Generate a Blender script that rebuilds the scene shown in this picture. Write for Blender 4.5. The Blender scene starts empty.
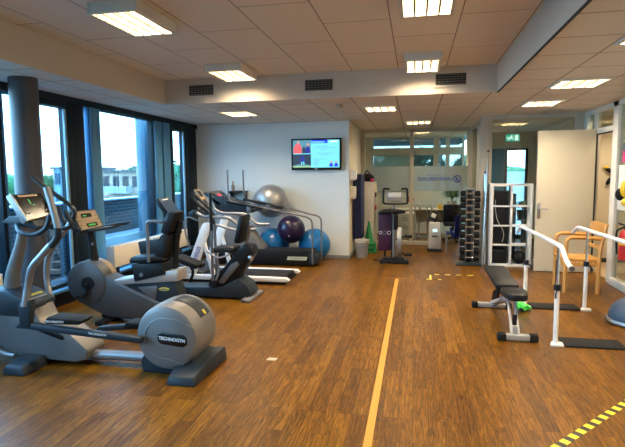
import bpy, bmesh, math, random
from mathutils import Vector, Matrix, noise
random.seed(7)
PI = math.pi
C = bpy.context.scene.collection
MATS = {}

# ------------------------------------------------------------------ materials
def mat(name, col, rough=.5, metal=0., var=.06, scale=8., bump=0., bscale=60., emit=None, estr=0., spec=.5, coat=0.):
    m = bpy.data.materials.new(name); m.use_nodes = True
    nt = m.node_tree; N = nt.nodes; L = nt.links
    b = N['Principled BSDF']
    tc = N.new('ShaderNodeTexCoord')
    no = N.new('ShaderNodeTexNoise'); no.inputs['Scale'].default_value = scale; no.inputs['Detail'].default_value = 3
    L.new(tc.outputs['Object'], no.inputs['Vector'])
    mx = N.new('ShaderNodeMix'); mx.data_type = 'RGBA'
    mx.inputs[6].default_value = (*[max(0, c * (1 - var)) for c in col], 1)
    mx.inputs[7].default_value = (*[min(1, c * (1 + var)) for c in col], 1)
    L.new(no.outputs['Fac'], mx.inputs[0]); L.new(mx.outputs[2], b.inputs['Base Color'])
    b.inputs['Roughness'].default_value = rough; b.inputs['Metallic'].default_value = metal
    b.inputs['Specular IOR Level'].default_value = spec
    b.inputs['Coat Weight'].default_value = coat
    if bump:
        n2 = N.new('ShaderNodeTexNoise'); n2.inputs['Scale'].default_value = bscale; n2.inputs['Detail'].default_value = 2
        L.new(tc.outputs['Object'], n2.inputs['Vector'])
        bp = N.new('ShaderNodeBump'); bp.inputs['Strength'].default_value = bump; bp.inputs['Distance'].default_value = .01
        L.new(n2.outputs['Fac'], bp.inputs['Height']); L.new(bp.outputs['Normal'], b.inputs['Normal'])
    if emit:
        b.inputs['Emission Color'].default_value = (*emit, 1); b.inputs['Emission Strength'].default_value = estr
    MATS[name] = m
    return m

def glass(name, tint=(.93, .97, 1), refl=.06, rough=0.):
    m = bpy.data.materials.new(name); m.use_nodes = True
    nt = m.node_tree; N = nt.nodes; L = nt.links; N.clear()
    out = N.new('ShaderNodeOutputMaterial'); t = N.new('ShaderNodeBsdfTransparent'); g = N.new('ShaderNodeBsdfGlossy')
    t.inputs[0].default_value = (*tint, 1); g.inputs['Roughness'].default_value = rough
    lw = N.new('ShaderNodeLayerWeight'); lw.inputs[0].default_value = .25
    mr = N.new('ShaderNodeMapRange'); mr.inputs[3].default_value = refl; mr.inputs[4].default_value = .5
    mx = N.new('ShaderNodeMixShader')
    L.new(lw.outputs['Fresnel'], mr.inputs[0]); L.new(mr.outputs[0], mx.inputs[0])
    L.new(t.outputs[0], mx.inputs[1]); L.new(g.outputs[0], mx.inputs[2]); L.new(mx.outputs[0], out.inputs[0])
    MATS[name] = m
    return m

def frosted(name, col, amount):
    m = bpy.data.materials.new(name); m.use_nodes = True
    nt = m.node_tree; N = nt.nodes; L = nt.links; N.clear()
    out = N.new('ShaderNodeOutputMaterial'); t = N.new('ShaderNodeBsdfTransparent'); d = N.new('ShaderNodeBsdfDiffuse'); tl = N.new('ShaderNodeBsdfTranslucent')
    t.inputs[0].default_value = (.95, .97, .95, 1); d.inputs[0].default_value = (*col, 1); tl.inputs[0].default_value = (*col, 1)
    no = N.new('ShaderNodeTexNoise'); no.inputs['Scale'].default_value = 200
    mr = N.new('ShaderNodeMapRange'); mr.inputs[3].default_value = amount - .03; mr.inputs[4].default_value = amount + .03
    m1 = N.new('ShaderNodeMixShader'); m1.inputs[0].default_value = .75
    m2 = N.new('ShaderNodeMixShader')
    L.new(no.outputs[0], mr.inputs[0]); L.new(mr.outputs[0], m2.inputs[0])
    L.new(d.outputs[0], m1.inputs[1]); L.new(tl.outputs[0], m1.inputs[2])
    L.new(t.outputs[0], m2.inputs[1]); L.new(m1.outputs[0], m2.inputs[2]); L.new(m2.outputs[0], out.inputs[0])
    MATS[name] = m
    return m

def tiles(name, c1, c2, cm, bw, bh, mortar, offset, rough, origin=(0, 0), rotz=0., bump=.3, plane='xy', noise_scale=60., noise_amt=.25, squash=None):
    """brick texture: bw along the texture's x, bh along its y"""
    m = bpy.data.materials.new(name); m.use_nodes = True
    nt = m.node_tree; N = nt.nodes; L = nt.links; b = N['Principled BSDF']
    tc = N.new('ShaderNodeTexCoord'); mp = N.new('ShaderNodeMapping')
    mp.vector_type = 'POINT'
    mp.inputs['Location'].default_value = (origin[0], origin[1], 0)
    br = N.new('ShaderNodeTexBrick')
    br.inputs['Scale'].default_value = 1; br.inputs['Brick Width'].default_value = bw; br.inputs['Row Height'].default_value = bh
    br.inputs['Mortar Size'].default_value = mortar; br.inputs['Mortar Smooth'].default_value = .1
    br.offset = offset; br.inputs['Bias'].default_value = 0
    br.inputs['Color1'].default_value = (*c1, 1); br.inputs['Color2'].default_value = (*c2, 1); br.inputs['Mortar'].default_value = (*cm, 1)
    sx = N.new('ShaderNodeSeparateXYZ'); cx = N.new('ShaderNodeCombineXYZ')
    L.new(tc.outputs['Object'], sx.inputs[0])
    a, c = {'xy': (0, 1), 'yx': (1, 0), 'yz': (1, 2), 'xz': (0, 2)}[plane]
    L.new(sx.outputs[a], cx.inputs[0]); L.new(sx.outputs[c], cx.inputs[1])
    L.new(cx.outputs[0], mp.inputs[0]); L.new(mp.outputs[0], br.inputs[0])
    no = N.new('ShaderNodeTexNoise'); no.inputs['Scale'].default_value = noise_scale; no.inputs['Detail'].default_value = 4
    L.new(tc.outputs['Object'], no.inputs['Vector'])
    mr = N.new('ShaderNodeMapRange'); mr.inputs[3].default_value = 1 - noise_amt; mr.inputs[4].default_value = 1 + noise_amt
    L.new(no.outputs[0], mr.inputs[0])
    mx = N.new('ShaderNodeMix'); mx.data_type = 'RGBA'; mx.blend_type = 'MULTIPLY'; mx.inputs[0].default_value = 1
    L.new(br.outputs['Color'], mx.inputs[6]); L.new(mr.outputs[0], mx.inputs[7]); L.new(mx.outputs[2], b.inputs['Base Color'])
    b.inputs['Roughness'].default_value = rough
    bp = N.new('ShaderNodeBump'); bp.inputs['Strength'].default_value = bump; bp.inputs['Distance'].default_value = .004; bp.invert = True
    L.new(br.outputs['Fac'], bp.inputs['Height']); L.new(bp.outputs['Normal'], b.inputs['Normal'])
    MATS[name] = m
    return m

def wood_floor():
    m = bpy.data.materials.new('wood_plank_floor'); m.use_nodes = True
    nt = m.node_tree; N = nt.nodes; L = nt.links; b = N['Principled BSDF']
    tc = N.new('ShaderNodeTexCoord'); sx = N.new('ShaderNodeSeparateXYZ'); cx = N.new('ShaderNodeCombineXYZ')
    L.new(tc.outputs['Object'], sx.inputs[0]); L.new(sx.outputs[1], cx.inputs[0]); L.new(sx.outputs[0], cx.inputs[1])
    br = N.new('ShaderNodeTexBrick'); br.inputs['Scale'].default_value = 1
    br.inputs['Brick Width'].default_value = .80; br.inputs['Row Height'].default_value = .10
    br.inputs['Mortar Size'].default_value = .002; br.offset = .37; br.offset_frequency = 3
    br.inputs['Color1'].default_value = (0, 0, 0, 1); br.inputs['Color2'].default_value = (1, 1, 1, 1); br.inputs['Mortar'].default_value = (.2, .2, .2, 1)
    L.new(cx.outputs[0], br.inputs[0])
    mpg = N.new('ShaderNodeMapping'); mpg.inputs['Scale'].default_value = (3.2, 44, 1)
    L.new(cx.outputs[0], mpg.inputs[0])
    # grain: each plank gets its own offset
    ad = N.new('ShaderNodeVectorMath'); ad.operation = 'ADD'
    sc = N.new('ShaderNodeVectorMath'); sc.operation = 'SCALE'; sc.inputs['Scale'].default_value = 13
    L.new(br.outputs['Color'], sc.inputs[0]); L.new(mpg.outputs[0], ad.inputs[0]); L.new(sc.outputs[0], ad.inputs[1])
    g = N.new('ShaderNodeTexNoise'); g.inputs['Scale'].default_value = 1; g.inputs['Detail'].default_value = 6; g.inputs['Distortion'].default_value = 1.8
    L.new(ad.outputs[0], g.inputs['Vector'])
    big = N.new('ShaderNodeTexNoise'); big.inputs['Scale'].default_value = 1.3; L.new(tc.outputs['Object'], big.inputs['Vector'])
    m1 = N.new('ShaderNodeMath'); m1.operation = 'MULTIPLY_ADD'; m1.inputs[1].default_value = .19; 
    L.new(br.outputs['Color'], m1.inputs[0]); L.new(g.outputs[0], m1.inputs[2])
    cr = N.new('ShaderNodeValToRGB'); e = cr.color_ramp.elements
    e[0].position = .28; e[0].color = FLOOR[0]; e[1].position = .88; e[1].color = FLOOR[2]
    k = cr.color_ramp.elements.new(.60); k.color = FLOOR[1]
    L.new(m1.outputs[0], cr.inputs[0])
    g2 = N.new('ShaderNodeTexNoise'); g2.inputs['Scale'].default_value = 1; g2.inputs['Detail'].default_value = 3; g2.inputs['Distortion'].default_value = 2.5
    mp2 = N.new('ShaderNodeVectorMath'); mp2.operation = 'MULTIPLY'; mp2.inputs[1].default_value = (1.6, .55, 1)
    L.new(ad.outputs[0], mp2.inputs[0]); L.new(mp2.outputs[0], g2.inputs['Vector'])
    st = N.new('ShaderNodeMapRange'); st.inputs[1].default_value = .56; st.inputs[2].default_value = .66; st.inputs[3].default_value = 1; st.inputs[4].default_value = .58
    L.new(g2.outputs[0], st.inputs[0])
    ms = N.new('ShaderNodeMix'); ms.data_type = 'RGBA'; ms.blend_type = 'MULTIPLY'; ms.inputs[0].default_value = 1
    L.new(cr.outputs[0], ms.inputs[6]); L.new(st.outputs[0], ms.inputs[7])
    mx = N.new('ShaderNodeMix'); mx.data_type = 'RGBA'; mx.blend_type = 'MULTIPLY'; mx.inputs[0].default_value = 1
    inv = N.new('ShaderNodeMapRange'); inv.inputs[3].default_value = 1; inv.inputs[4].default_value = .62
    L.new(br.outputs['Fac'], inv.inputs[0]); L.new(ms.outputs[2], mx.inputs[6]); L.new(inv.outputs[0], mx.inputs[7])
    L.new(mx.outputs[2], b.inputs['Base Color'])
    rr = N.new('ShaderNodeMapRange'); rr.inputs[3].default_value = .3; rr.inputs[4].default_value = .46
    L.new(big.outputs[0], rr.inputs[0]); L.new(rr.outputs[0], b.inputs['Roughness'])
    b.inputs['Specular IOR Level'].default_value = .18
    bp = N.new('ShaderNodeBump'); bp.inputs['Strength'].default_value = .12; bp.inputs['Distance'].default_value = .002
    L.new(g.outputs[0], bp.inputs['Height']); L.new(bp.outputs['Normal'], b.inputs['Normal'])
    return m

def hazard(name, ax, ay, pitch=.1, c2=(.85, .62, .02)):
    m = bpy.data.materials.new(name); m.use_nodes = True
    nt = m.node_tree; N = nt.nodes; L = nt.links; b = N['Principled BSDF']
    tc = N.new('ShaderNodeTexCoord'); d = N.new('ShaderNodeVectorMath'); d.operation = 'DOT_PRODUCT'
    d.inputs[1].default_value = (ax / pitch, ay / pitch, 0); L.new(tc.outputs['Object'], d.inputs[0])
    f = N.new('ShaderNodeMath'); f.operation = 'FRACT'; L.new(d.outputs['Value'], f.inputs[0])
    g = N.new('ShaderNodeMath'); g.operation = 'GREATER_THAN'; g.inputs[1].default_value = .5; L.new(f.outputs[0], g.inputs[0])
    mx = N.new('ShaderNodeMix'); mx.data_type = 'RGBA'; L.new(g.outputs[0], mx.inputs[0])
    mx.inputs[6].default_value = (.015, .013, .01, 1); mx.inputs[7].default_value = (*c2, 1)
    L.new(mx.outputs[2], b.inputs['Base Color']); b.inputs['Roughness'].default_value = .45
    MATS[name] = m
    return m

FLOOR = [(.032, .0105, .0015, 1), (.135, .053, .003, 1), (.275, .122, .008, 1)]
M = MATS
MATS['floor'] = wood_floor()
mat('wall_paint', (.73, .79, .81), .8, var=.02, bump=.05, bscale=250)
mat('wall_cream', (.70, .62, .47), .8, var=.02)
mat('fascia_paint', (.56, .50, .43), .8, var=.03)
mat('frame_paint', (.50, .45, .36), .55, var=.02)
mat('frame_white', (.72, .69, .62), .5, var=.02)
mat('door_paint', (.70, .62, .45), .55, var=.015)
mat('skirting', (.28, .28, .28), .5)
mat('window_dark', (.007, .013, .020), .5, var=.1, spec=.2)
mat('window_blue', (.07, .23, .40), .35, var=.05)  # blue of the reflected sky put into the base colour of the mullions
mat('window_edge', (.22, .36, .45), .35)
mat('column_dark', (.045, .045, .055), .45, var=.05, scale=3)
mat('seam', (.015, .015, .015), .7)
tiles('ceiling_panels', (.71, .63, .52), (.74, .66, .545), (.22, .17, .13), 1.16, .59, .005, .5, .9, origin=(.72, -.36 + .59 * 8), plane='yx', noise_scale=90, noise_amt=.06)
tiles('ceiling_grid', (.63, .58, .51), (.65, .60, .53), (.30, .26, .22), .585, .585, .010, 0, .85, origin=(-5.30 + .585 * 20, -.325 + .585 * 10), plane='yx', noise_scale=60, noise_amt=.04)
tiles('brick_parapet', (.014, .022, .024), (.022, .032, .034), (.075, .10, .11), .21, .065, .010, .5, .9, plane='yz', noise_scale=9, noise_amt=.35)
mat('concrete_light', (.12, .15, .175), .8, var=.05, scale=3)
mat('outside_column', (.06, .13, .17), .4, var=.04)
glass('window_glass', (.80, .93, 1.0), .03)
glass('office_glass', (.40, .46, .47), .03)
glass('partition_glass', (.90, .93, .90), .055)
frosted('frosted_film', (.50, .52, .50), .78)
mat('logo_blue', (.06, .10, .38), .5)
mat('lamp_housing', (.62, .60, .56), .5)
mat('louver', (.080, .060, .034), .55)
mat('tube_light', (1, .9, .75), .5, emit=(1, .80, .50), estr=12)
mat('tube_cool', (1, .9, .75), .5, emit=(.85, .9, 1), estr=14)
mat('vent_dark', (.03, .03, .028), .7)
mat('vent_grey', (.22, .21, .19), .5, metal=.4)
# machines
mat('silver_plastic', (.185, .18, .178), .42, metal=.2, var=.05, bump=.02)
mat('gun_plastic', (.075, .080, .085), .42, metal=.2, bump=.02)
mat('silver_bright', (.30, .30, .31), .42, metal=.6)
mat('gun_metal', (.20, .20, .215), .32, metal=.6)
mat('black_plastic', (.009, .010, .012), .45, var=.2, spec=.25)
mat('slate_plastic', (.020, .028, .036), .45, var=.15, spec=.3)
mat('black_rubber', (.010, .010, .010), .75, var=.2, bump=.2, spec=.25)
mat('black_vinyl', (.008, .009, .011), .45, spec=.22, var=.15, bump=.06, bscale=200)
mat('bench_silver', (.55, .55, .55), .32, metal=.6)
mat('magenta_cloth', (.45, .03, .15), .7)
mat('facade_ring', (.10, .16, .20), .5)
mat('chrome', (.72, .73, .74), .15, metal=1)
mat('steel', (.45, .46, .47), .3, metal=.9)
mat('white_coat', (.78, .77, .75), .35, var=.02)
mat('offwhite', (.58, .56, .52), .45, var=.03)
mat('console_tan', (.30, .215, .13), .45, var=.05)
mat('console_bezel', (.35, .30, .26), .3, metal=.6)
mat('screen_dark', (.006, .008, .009), .15)
mat('led_green', (.02, .25, .04), .4, emit=(.1, .7, .12), estr=.10)
mat('led_red', (.3, .01, .02), .4, emit=(1, .05, .12), estr=.5)
mat('lcd_blue', (.008, .02, .045), .3, emit=(.1, .3, .55), estr=.04)
mat('print_white', (.75, .76, .78), .5)
mat('print_yellow', (.75, .62, .05), .5)
mat('print_cream', (.55, .58, .42), .5)
mat('print_purple', (.17, .14, .42), .5)
mat('treadbelt', (.014, .014, .015), .65, bump=.15, spec=.25)
mat('ball_silver', (.36, .36, .36), .3, metal=.45, var=.05)
mat('ball_purple', (.013, .005, .034), .28, var=.1)
mat('ball_blue', (.005, .14, .40), .3, var=.06)
mat('navy_foam', (.008, .018, .085), .75, bump=.2)
mat('navy_plastic', (.006, .012, .11), .5, spec=.3)
mat('green_cone', (.01, .20, .05), .5)
mat('purple_board', (.045, .008, .040), .5)
mat('shelf_white', (.84, .82, .78), .45, var=.02)
mat('beech', (.55, .27, .06), .42, var=.12, scale=14)
mat('bar_white', (.82, .78, .76), .3, var=.02)
mat('mat_black', (.018, .018, .018), .85, spec=.2, bump=.35, bscale=150)
mat('band_green', (.08, .75, .10), .5, var=.15)
mat('bosu_blue', (.03, .065, .13), .38, var=.08)
mat('red_paint', (.48, .02, .02), .28)
mat('yellow_paint', (.82, .52, .02), .4)
mat('magenta_paper', (.65, .03, .22), .6)
mat('teal_paper', (.03, .12, .13), .6)
mat('paper', (.72, .70, .66), .7)
mat('bin_plastic', (.27, .27, .27), .4)
mat('leaf', (.03, .09, .025), .6, var=.5, scale=20)
mat('tree_leaf', (.028, .12, .040), .8, var=.5, scale=1.5)
mat('tree_dark', (.03, .05, .025), .8, var=.4, scale=1.5)
mat('bark', (.10, .08, .06), .9)
mat('facade_tan', (.30, .235, .18), .85, var=.05, scale=.5)
mat('facade_blue', (.12, .20, .25), .85, var=.05, scale=.5)
mat('facade_white', (.26, .29, .31), .8, var=.03)
mat('facade_glass', (.012, .025, .035), .6, spec=.1)
mat('roof_grey', (.05, .06, .065), .8)
mat('concrete_pale', (.20, .26, .30), .8, var=.05, scale=3)
mat('lawn', (.03, .055, .025), .95, var=.3, scale=.3)
mat('corridor_floor', (.46, .33, .20), .5)
mat('desk_top', (.50, .46, .36), .5)
mat('blind_white', (.75, .77, .75), .6)
mat('radiator_tan', (.80, .74, .60), .5, var=.02)
mat('tape_yellow', (.58, .25, .03), .5, var=.04)
mat('tape_shiny', (.80, .62, .08), .35)
hazard('hazard_tape', .665, .745)
hazard('hazard_tape_far', 1, 0, .17, (.80, .62, .08))
# screens (they give off light)
def emi(name, col, s=1.): return mat(name, (0, 0, 0), .3, var=0, emit=col, estr=s * .5)
emi('tv_cyan', (.22, .85, 1.0), .95); emi('tv_white', (.72, .97, 1.0), 1.0); emi('tv_blue', (.03, .05, .85), .9); emi('tv_red', (.95, .13, .14), .9)
emi('tv_dark', (.02, .035, .07), 1.); emi('tv_teal', (.10, .30, .40), 1.); emi('tv_navy', (.02, .02, .30), 1.); emi('tv_skin', (.75, .42, .33), .8)
emi('tv_green', (.45, .75, .35), .8); emi('tv_text', (.20, .62, .80), .8)
emi('exit_green', (.03, .42, .25), .9); emi('exit_white', (.7, 1, .9), 1.1); emi('lcd_white', (.55, .9, 1.), 1.3)

# ------------------------------------------------------------------ mesh builder
class MB:
    def __init__(s): s.bm = bmesh.new()
    def _bev(s, vs, bev, seg=2, ang=.5):
        if bev <= 0: return
        s.bm.normal_update()
        vset = set(vs)
        es = [e for e in s.bm.edges if e.verts[0] in vset and e.verts[1] in vset and len(e.link_faces) == 2 and e.calc_face_angle(0) > ang]
        if es: bmesh.ops.bevel(s.bm, geom=es, offset=bev, segments=seg, affect='EDGES', profile=.5, clamp_overlap=True)
    def box(s, x0, x1, y0, y1, z0, z1, bev=0):
        r = bmesh.ops.create_cube(s.bm, size=1)['verts']
        for v in r:
            v.co = Vector((x0 + (v.co.x + .5) * (x1 - x0), y0 + (v.co.y + .5) * (y1 - y0), z0 + (v.co.z + .5) * (z1 - z0)))
        s._bev(r, bev); return s
    def obox(s, c, size, rot=(0, 0, 0), bev=0):
        r = bmesh.ops.create_cube(s.bm, size=1)['verts']
        from mathutils import Euler
        R = Euler(rot).to_matrix()
        for v in r:
            v.co = R @ Vector((v.co.x * size[0], v.co.y * size[1], v.co.z * size[2])) + Vector(c)
        s._bev(r, bev); return s
    def prism(s, poly, lo, hi, plane='xz', bev=0):
        """outline in a plane, extruded along the remaining axis"""
        def P(a, b, t): return {'xz': (a, t, b), 'xy': (a, b, t), 'yz': (t, a, b)}[plane]
        A = [s.bm.verts.new(P(a, b, lo)) for a, b in poly]; B = [s.bm.verts.new(P(a, b, hi)) for a, b in poly]
        n = len(poly); s.bm.faces.new(A); s.bm.faces.new(B[::-1])
        for i in range(n): s.bm.faces.new((A[i], B[i], B[(i + 1) % n], A[(i + 1) % n]))
        bmesh.ops.recalc_face_normals(s.bm, faces=list({f for v in A + B for f in v.link_faces}))
        s._bev(A + B, bev); return s
    def hexa(s, p, bev=0):
        """8 points: bottom ring 0-3, top ring 4-7"""
        v = [s.bm.verts.new(q) for q in p]
        for f in ((3, 2, 1, 0), (4, 5, 6, 7), (0, 1, 5, 4), (1, 2, 6, 5), (2, 3, 7, 6), (3, 0, 4, 7)): s.bm.faces.new([v[i] for i in f])
        bmesh.ops.recalc_face_normals(s.bm, faces=list({f for q in v for f in q.link_faces}))
        s._bev(v, bev); return s
    def tube(s, pts, r, seg=12, smooth=6, closed=False, flat=1.):
        P = [Vector(p) for p in pts]
        R = r if isinstance(r, (list, tuple)) else [r] * len(P)
        if smooth > 1 and len(P) > 2:
            Q, RR = [], []
            n = len(P)
            for i in range(n if closed else n - 1):
                p0 = P[i - 1] if (i > 0 or closed) else P[0] * 2 - P[1]
                p1 = P[i]; p2 = P[(i + 1) % n]; p3 = P[(i + 2) % n] if (i + 2 < n or closed) else P[-1] * 2 - P[-2]
                for k in range(smooth):
                    t = k / smooth
                    Q.append(.5 * ((2 * p1) + (p2 - p0) * t + (2 * p0 - 5 * p1 + 4 * p2 - p3) * t * t + (3 * p1 - p0 - 3 * p2 + p3) * t ** 3))
                    RR.append(R[i] * (1 - t) + R[(i + 1) % n] * t)
            if not closed: Q.append(P[-1]); RR.append(R[-1])
            P, R = Q, RR
        rings = []; up = None
        n = len(P)
        for i, p in enumerate(P):
            if closed: d = (P[(i + 1) % n] - P[i - 1]).normalized()
            elif i == 0: d = (P[1] - P[0]).normalized()
            elif i == n - 1: d = (P[-1] - P[-2]).normalized()
            else: d = ((P[i + 1] - p).normalized() + (p - P[i - 1]).normalized()).normalized()
            if up is None: up = Vector((0, 1, 0)) if abs(d.y) < .9 else Vector((0, 0, 1))
            a = (up - d * up.dot(d)).normalized(); up = a; b = d.cross(a)
            rings.append([s.bm.verts.new(p + (a * math.cos(2 * PI * k / seg) * R[i] + b * math.sin(2 * PI * k / seg) * R[i] * flat)) for k in range(seg)])
        for i in range(n if closed else n - 1):
            A, B = rings[i], rings[(i + 1) % n]
            for k in range(seg): s.bm.faces.new((A[k], A[(k + 1) % seg], B[(k + 1) % seg], B[k]))
        if not closed:
            s.bm.faces.new(rings[0][::-1]); s.bm.faces.new(rings[-1])
        return s
    def cyl(s, p0, p1, r, r1=None, seg=20): return s.tube([p0, p1], [r, r if r1 is None else r1], seg, 1)
    def lathe(s, prof, c, axis='z', seg=32):
        c = Vector(c); rings = []
        for r, h in prof:
            ring = []
            for k in range(seg):
                a = 2 * PI * k / seg; u, v = math.cos(a) * max(r, 1e-4), math.sin(a) * max(r, 1e-4)
                o = {'z': (u, v, h), 'y': (u, h, v), 'x': (h, u, v)}[axis]
                ring.append(s.bm.verts.new(c + Vector(o)))
            rings.append(ring)
        fs = []
        for A, B in zip(rings, rings[1:]):
            for k in range(seg): fs.append(s.bm.faces.new((A[k], A[(k + 1) % seg], B[(k + 1) % seg], B[k])))
        if tuple(prof[0]) != tuple(prof[-1]): fs.append(s.bm.faces.new(rings[0][::-1])); fs.append(s.bm.faces.new(rings[-1]))
        bmesh.ops.recalc_face_normals(s.bm, faces=fs)
        return s
    def sphere(s, c, r, sc=(1, 1, 1), seg=40):
        v = bmesh.ops.create_uvsphere(s.bm, u_segments=seg, v_segments=seg // 2, radius=r)['verts']
        for q in v: q.co = Vector((q.co.x * sc[0], q.co.y * sc[1], q.co.z * sc[2])) + Vector(c)
        return s
    def quad(s, pts):
        s.bm.faces.new([s.bm.verts.new(p) for p in pts]); return s
    def turn(s, c, ang, axis='Z'):
        bmesh.ops.rotate(s.bm, cent=Vector(c), matrix=Matrix.Rotation(ang, 3, axis), verts=s.bm.verts[:]); return s
    def build(s, name, material, parent=None, origin=None, ang=.6):
        bmesh.ops.recalc_face_normals(s.bm, faces=s.bm.faces[:])
        me = bpy.data.meshes.new(name); s.bm.to_mesh(me); s.bm.free()
        o = bpy.data.objects.new(name, me); C.objects.link(o)
        me.materials.append(M[material] if isinstance(material, str) else material)
        if me.polygons:
            me.polygons.foreach_set('use_smooth', [True] * len(me.polygons)); me.set_sharp_from_angle(angle=ang)
        if parent is not None:
            root = parent
            while root.parent: root = root.parent
            me.transform(Matrix.Translation(-root.location)); o.parent = parent
        elif origin != 'world':
            xs = [v.co for v in me.vertices]
            lo = Vector([min(v[i] for v in xs) for i in range(3)]); hi = Vector([max(v[i] for v in xs) for i in range(3)])
            p = Vector(((lo.x + hi.x) / 2, (lo.y + hi.y) / 2, lo.z)) if origin is None else Vector(origin)
            me.transform(Matrix.Translation(-p)); o.location = p
        return o

def thing(name, label, cat, loc=(0, 0, 0), group=None):
    o = bpy.data.objects.new(name, None); C.objects.link(o); o.location = loc; o.empty_display_size = .1
    return tag(o, label, cat, group)
def tag(o, label, cat, group=None, kind=None):
    o['label'] = label; o['category'] = cat
    if group: o['group'] = group
    if kind: o['kind'] = kind
    return o
def struct(o): o['kind'] = 'structure'; return o
def dup(root, loc, label=None, group=None):
    r = root.copy(); C.objects.link(r); r.location = loc
    if label: r['label'] = label
    if group: r['group'] = group
    for ch in list(root.children):
        c = ch.copy(); C.objects.link(c); c.parent = r
        for g in ch.children:
            d = g.copy(); C.objects.link(d); d.parent = c
    return r
def text(name, body, size, material, parent, origin, ux, uy, mirror=False, ext=.001, stretch=1., center=True, bold=0.):
    """lettering lying in the plane spanned by ux (reading direction) and uy (up)"""
    cu = bpy.data.curves.new(name, 'FONT'); cu.body = body; cu.size = size; cu.extrude = ext; cu.offset = bold
    if center: cu.align_x = 'CENTER'; cu.align_y = 'CENTER'
    t = bpy.data.objects.new(name, cu); C.objects.link(t)
    bpy.context.view_layer.update()
    me = bpy.data.meshes.new_from_object(t.evaluated_get(bpy.context.evaluated_depsgraph_get()))
    bpy.data.objects.remove(t)
    ux = Vector(ux).normalized() * stretch; uy = Vector(uy).normalized(); n = ux.normalized().cross(uy)
    root = parent
    while root.parent: root = root.parent
    for v in me.vertices:
        x = -v.co.x if mirror else v.co.x
        v.co = Vector(origin) + ux * x + uy * v.co.y + n * v.co.z - root.location
    o = bpy.data.objects.new(name, me); C.objects.link(o); o.parent = parent
    me.materials.clear(); me.materials.append(M[material])
    return o

# ================================================================== THE SETTING
H1, H2 = 2.6, 2.93
struct(MB().box(-4.4, 5.2, -2.2, 14.0, -.1, 0).build('floor', 'floor', origin='world'))
struct(MB().box(2.84, 5.2, 7.2, 9.7, 0, .004).build('floor', 'corridor_floor', origin='world'))
# ceiling: lower grid around the recess, upper panels
struct(MB().box(-4.42, -3.45, -2.2, 6.6, H1, H1 + .06).box(.97, 5.2, -2.2, 6.6, H1, H1 + .06).box(-4.42, 5.2, 6.6, 14.0, H1, H1 + .06).build('ceiling', 'ceiling_grid', origin='world'))
struct(MB().box(-3.5, 1.1, -2.2, 6.62, H2, H2 + .06).build('ceiling', 'ceiling_panels', origin='world'))
struct(MB().box(-3.46, -3.445, -2.2, 6.6, H1 - .004, H2).build('trim_1', 'fascia_paint', origin='world'))
struct(MB().box(.965, .98, -2.2, 6.6, H1 - .004, H2).build('trim_2', 'fascia_paint', origin='world'))
struct(MB().box(-3.46, .98, 6.58, 6.6, H1 - .004, H2).build('trim_3', 'fascia_paint', origin='world'))
struct(MB().box(.966, .985, -2.2, 6.6, H1 - .014, H1 - .002).build('trim_4', 'seam', origin='world'))
# walls
struct(MB().box(-4.5, -1.23, 9.4, 11.6, 0, H1).build('wall_back', 'wall_paint', origin='world'))
struct(MB().box(-1.232, -1.222, 9.402, 11.45, 0, H1).build('wall_back_side', 'wall_cream', origin='world'))
struct(MB().box(-4.3, -1.225, 9.38, 9.4, 0, .06).box(-1.222, -1.21, 9.38, 11.44, 0, .06).build('baseboard_back', 'skirting', origin='world'))
struct(MB().box(-4.5, 5.2, -2.3, -2.2, 0, 3).build('wall_behind', 'wall_cream', origin='world'))
struct(MB().box(2.78, 2.9, -2.2, 6.2, 0, H1).build('wall_right', 'wall_cream', origin='world'))
struct(MB().box(2.84, 5.2, 9.7, 9.8, 0, H1).build('wall_corridor', 'wall_cream', origin='world'))
struct(MB().box(2.84, 5.2, 9.68, 9.7, .004, .08).build('baseboard_corridor', 'seam', origin='world'))
struct(MB().box(4.4, 4.5, 6.2, 9.7, 0, H1).box(2.9, 4.5, 6.1, 6.2, 0, H1).build('wall_corridor_side', 'wall_cream', origin='world'))
# left facade
struct(MB().box(-4.42, -4.30, -2.2, 9.4, 0, .20).build('wall_left', 'window_dark', origin='world'))
struct(MB().box(-4.42, -4.26, -2.2, 9.4, 2.52, 2.6).build('trim_5', 'window_dark', origin='world'))
struct(MB().box(-4.30, -4.18, -2.2, 9.4, .20, .235, .004).build('trim_6', 'window_blue', origin='world'))

def window(n, y0, y1, z0, z1, fr, material, pane_only=False, depth=.1):
    w = MB().box(-4.4, -4.4 + depth, y0, y0 + fr, z0, z1, .004).box(-4.4, -4.4 + depth, y1 - fr, y1, z0, z1, .004) \
        .box(-4.4, -4.4 + depth, y0 + fr, y1 - fr, z0, z0 + fr, .004).box(-4.4, -4.4 + depth, y0 + fr, y1 - fr, z1 - fr, z1, .004).build('window_%d' % n, material, origin='world')
    struct(w)
    MB().box(-4.37, -4.362, y0 + fr, y1 - fr, z0 + fr, z1 - fr).build('pane', 'window_glass', w)
    return w
window(1, -2.2, 3.2, .2, 2.53, .05, 'window_dark')
window(2, 3.2, 4.60, .2, 2.53, .05, 'window_dark')
window(3, 4.60, 4.88, .2, 2.53, .035, 'window_blue')
w4 = window(4, 4.88, 5.68, .2, 2.53, .08, 'window_dark', depth=.13)
MB().box(-4.31, -4.28, 5.56, 5.60, .28, 2.44, .003).build('opening_edge', 'window_edge', w4)
struct(MB().box(-4.42, -4.29, 5.68, 5.95, .2, 2.53, .006).build('trim_7', 'window_dark', origin='world'))
window(5, 5.95, 6.06, .2, 2.53, .012, 'window_blue')
struct(MB().box(-4.42, -4.27, 6.06, 6.27, .2, 2.53, .006).build('trim_8', 'window_blue', origin='world'))
window(6, 6.27, 7.74, .2, 2.53, .02, 'window_dark')
struct(MB().box(-4.42, -4.27, 7.76, 7.98, .2, 2.53, .006).box(-4.42, -4.27, 8.04, 8.28, .2, 2.53, .006).build('trim_9', 'window_blue', origin='world'))
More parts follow.
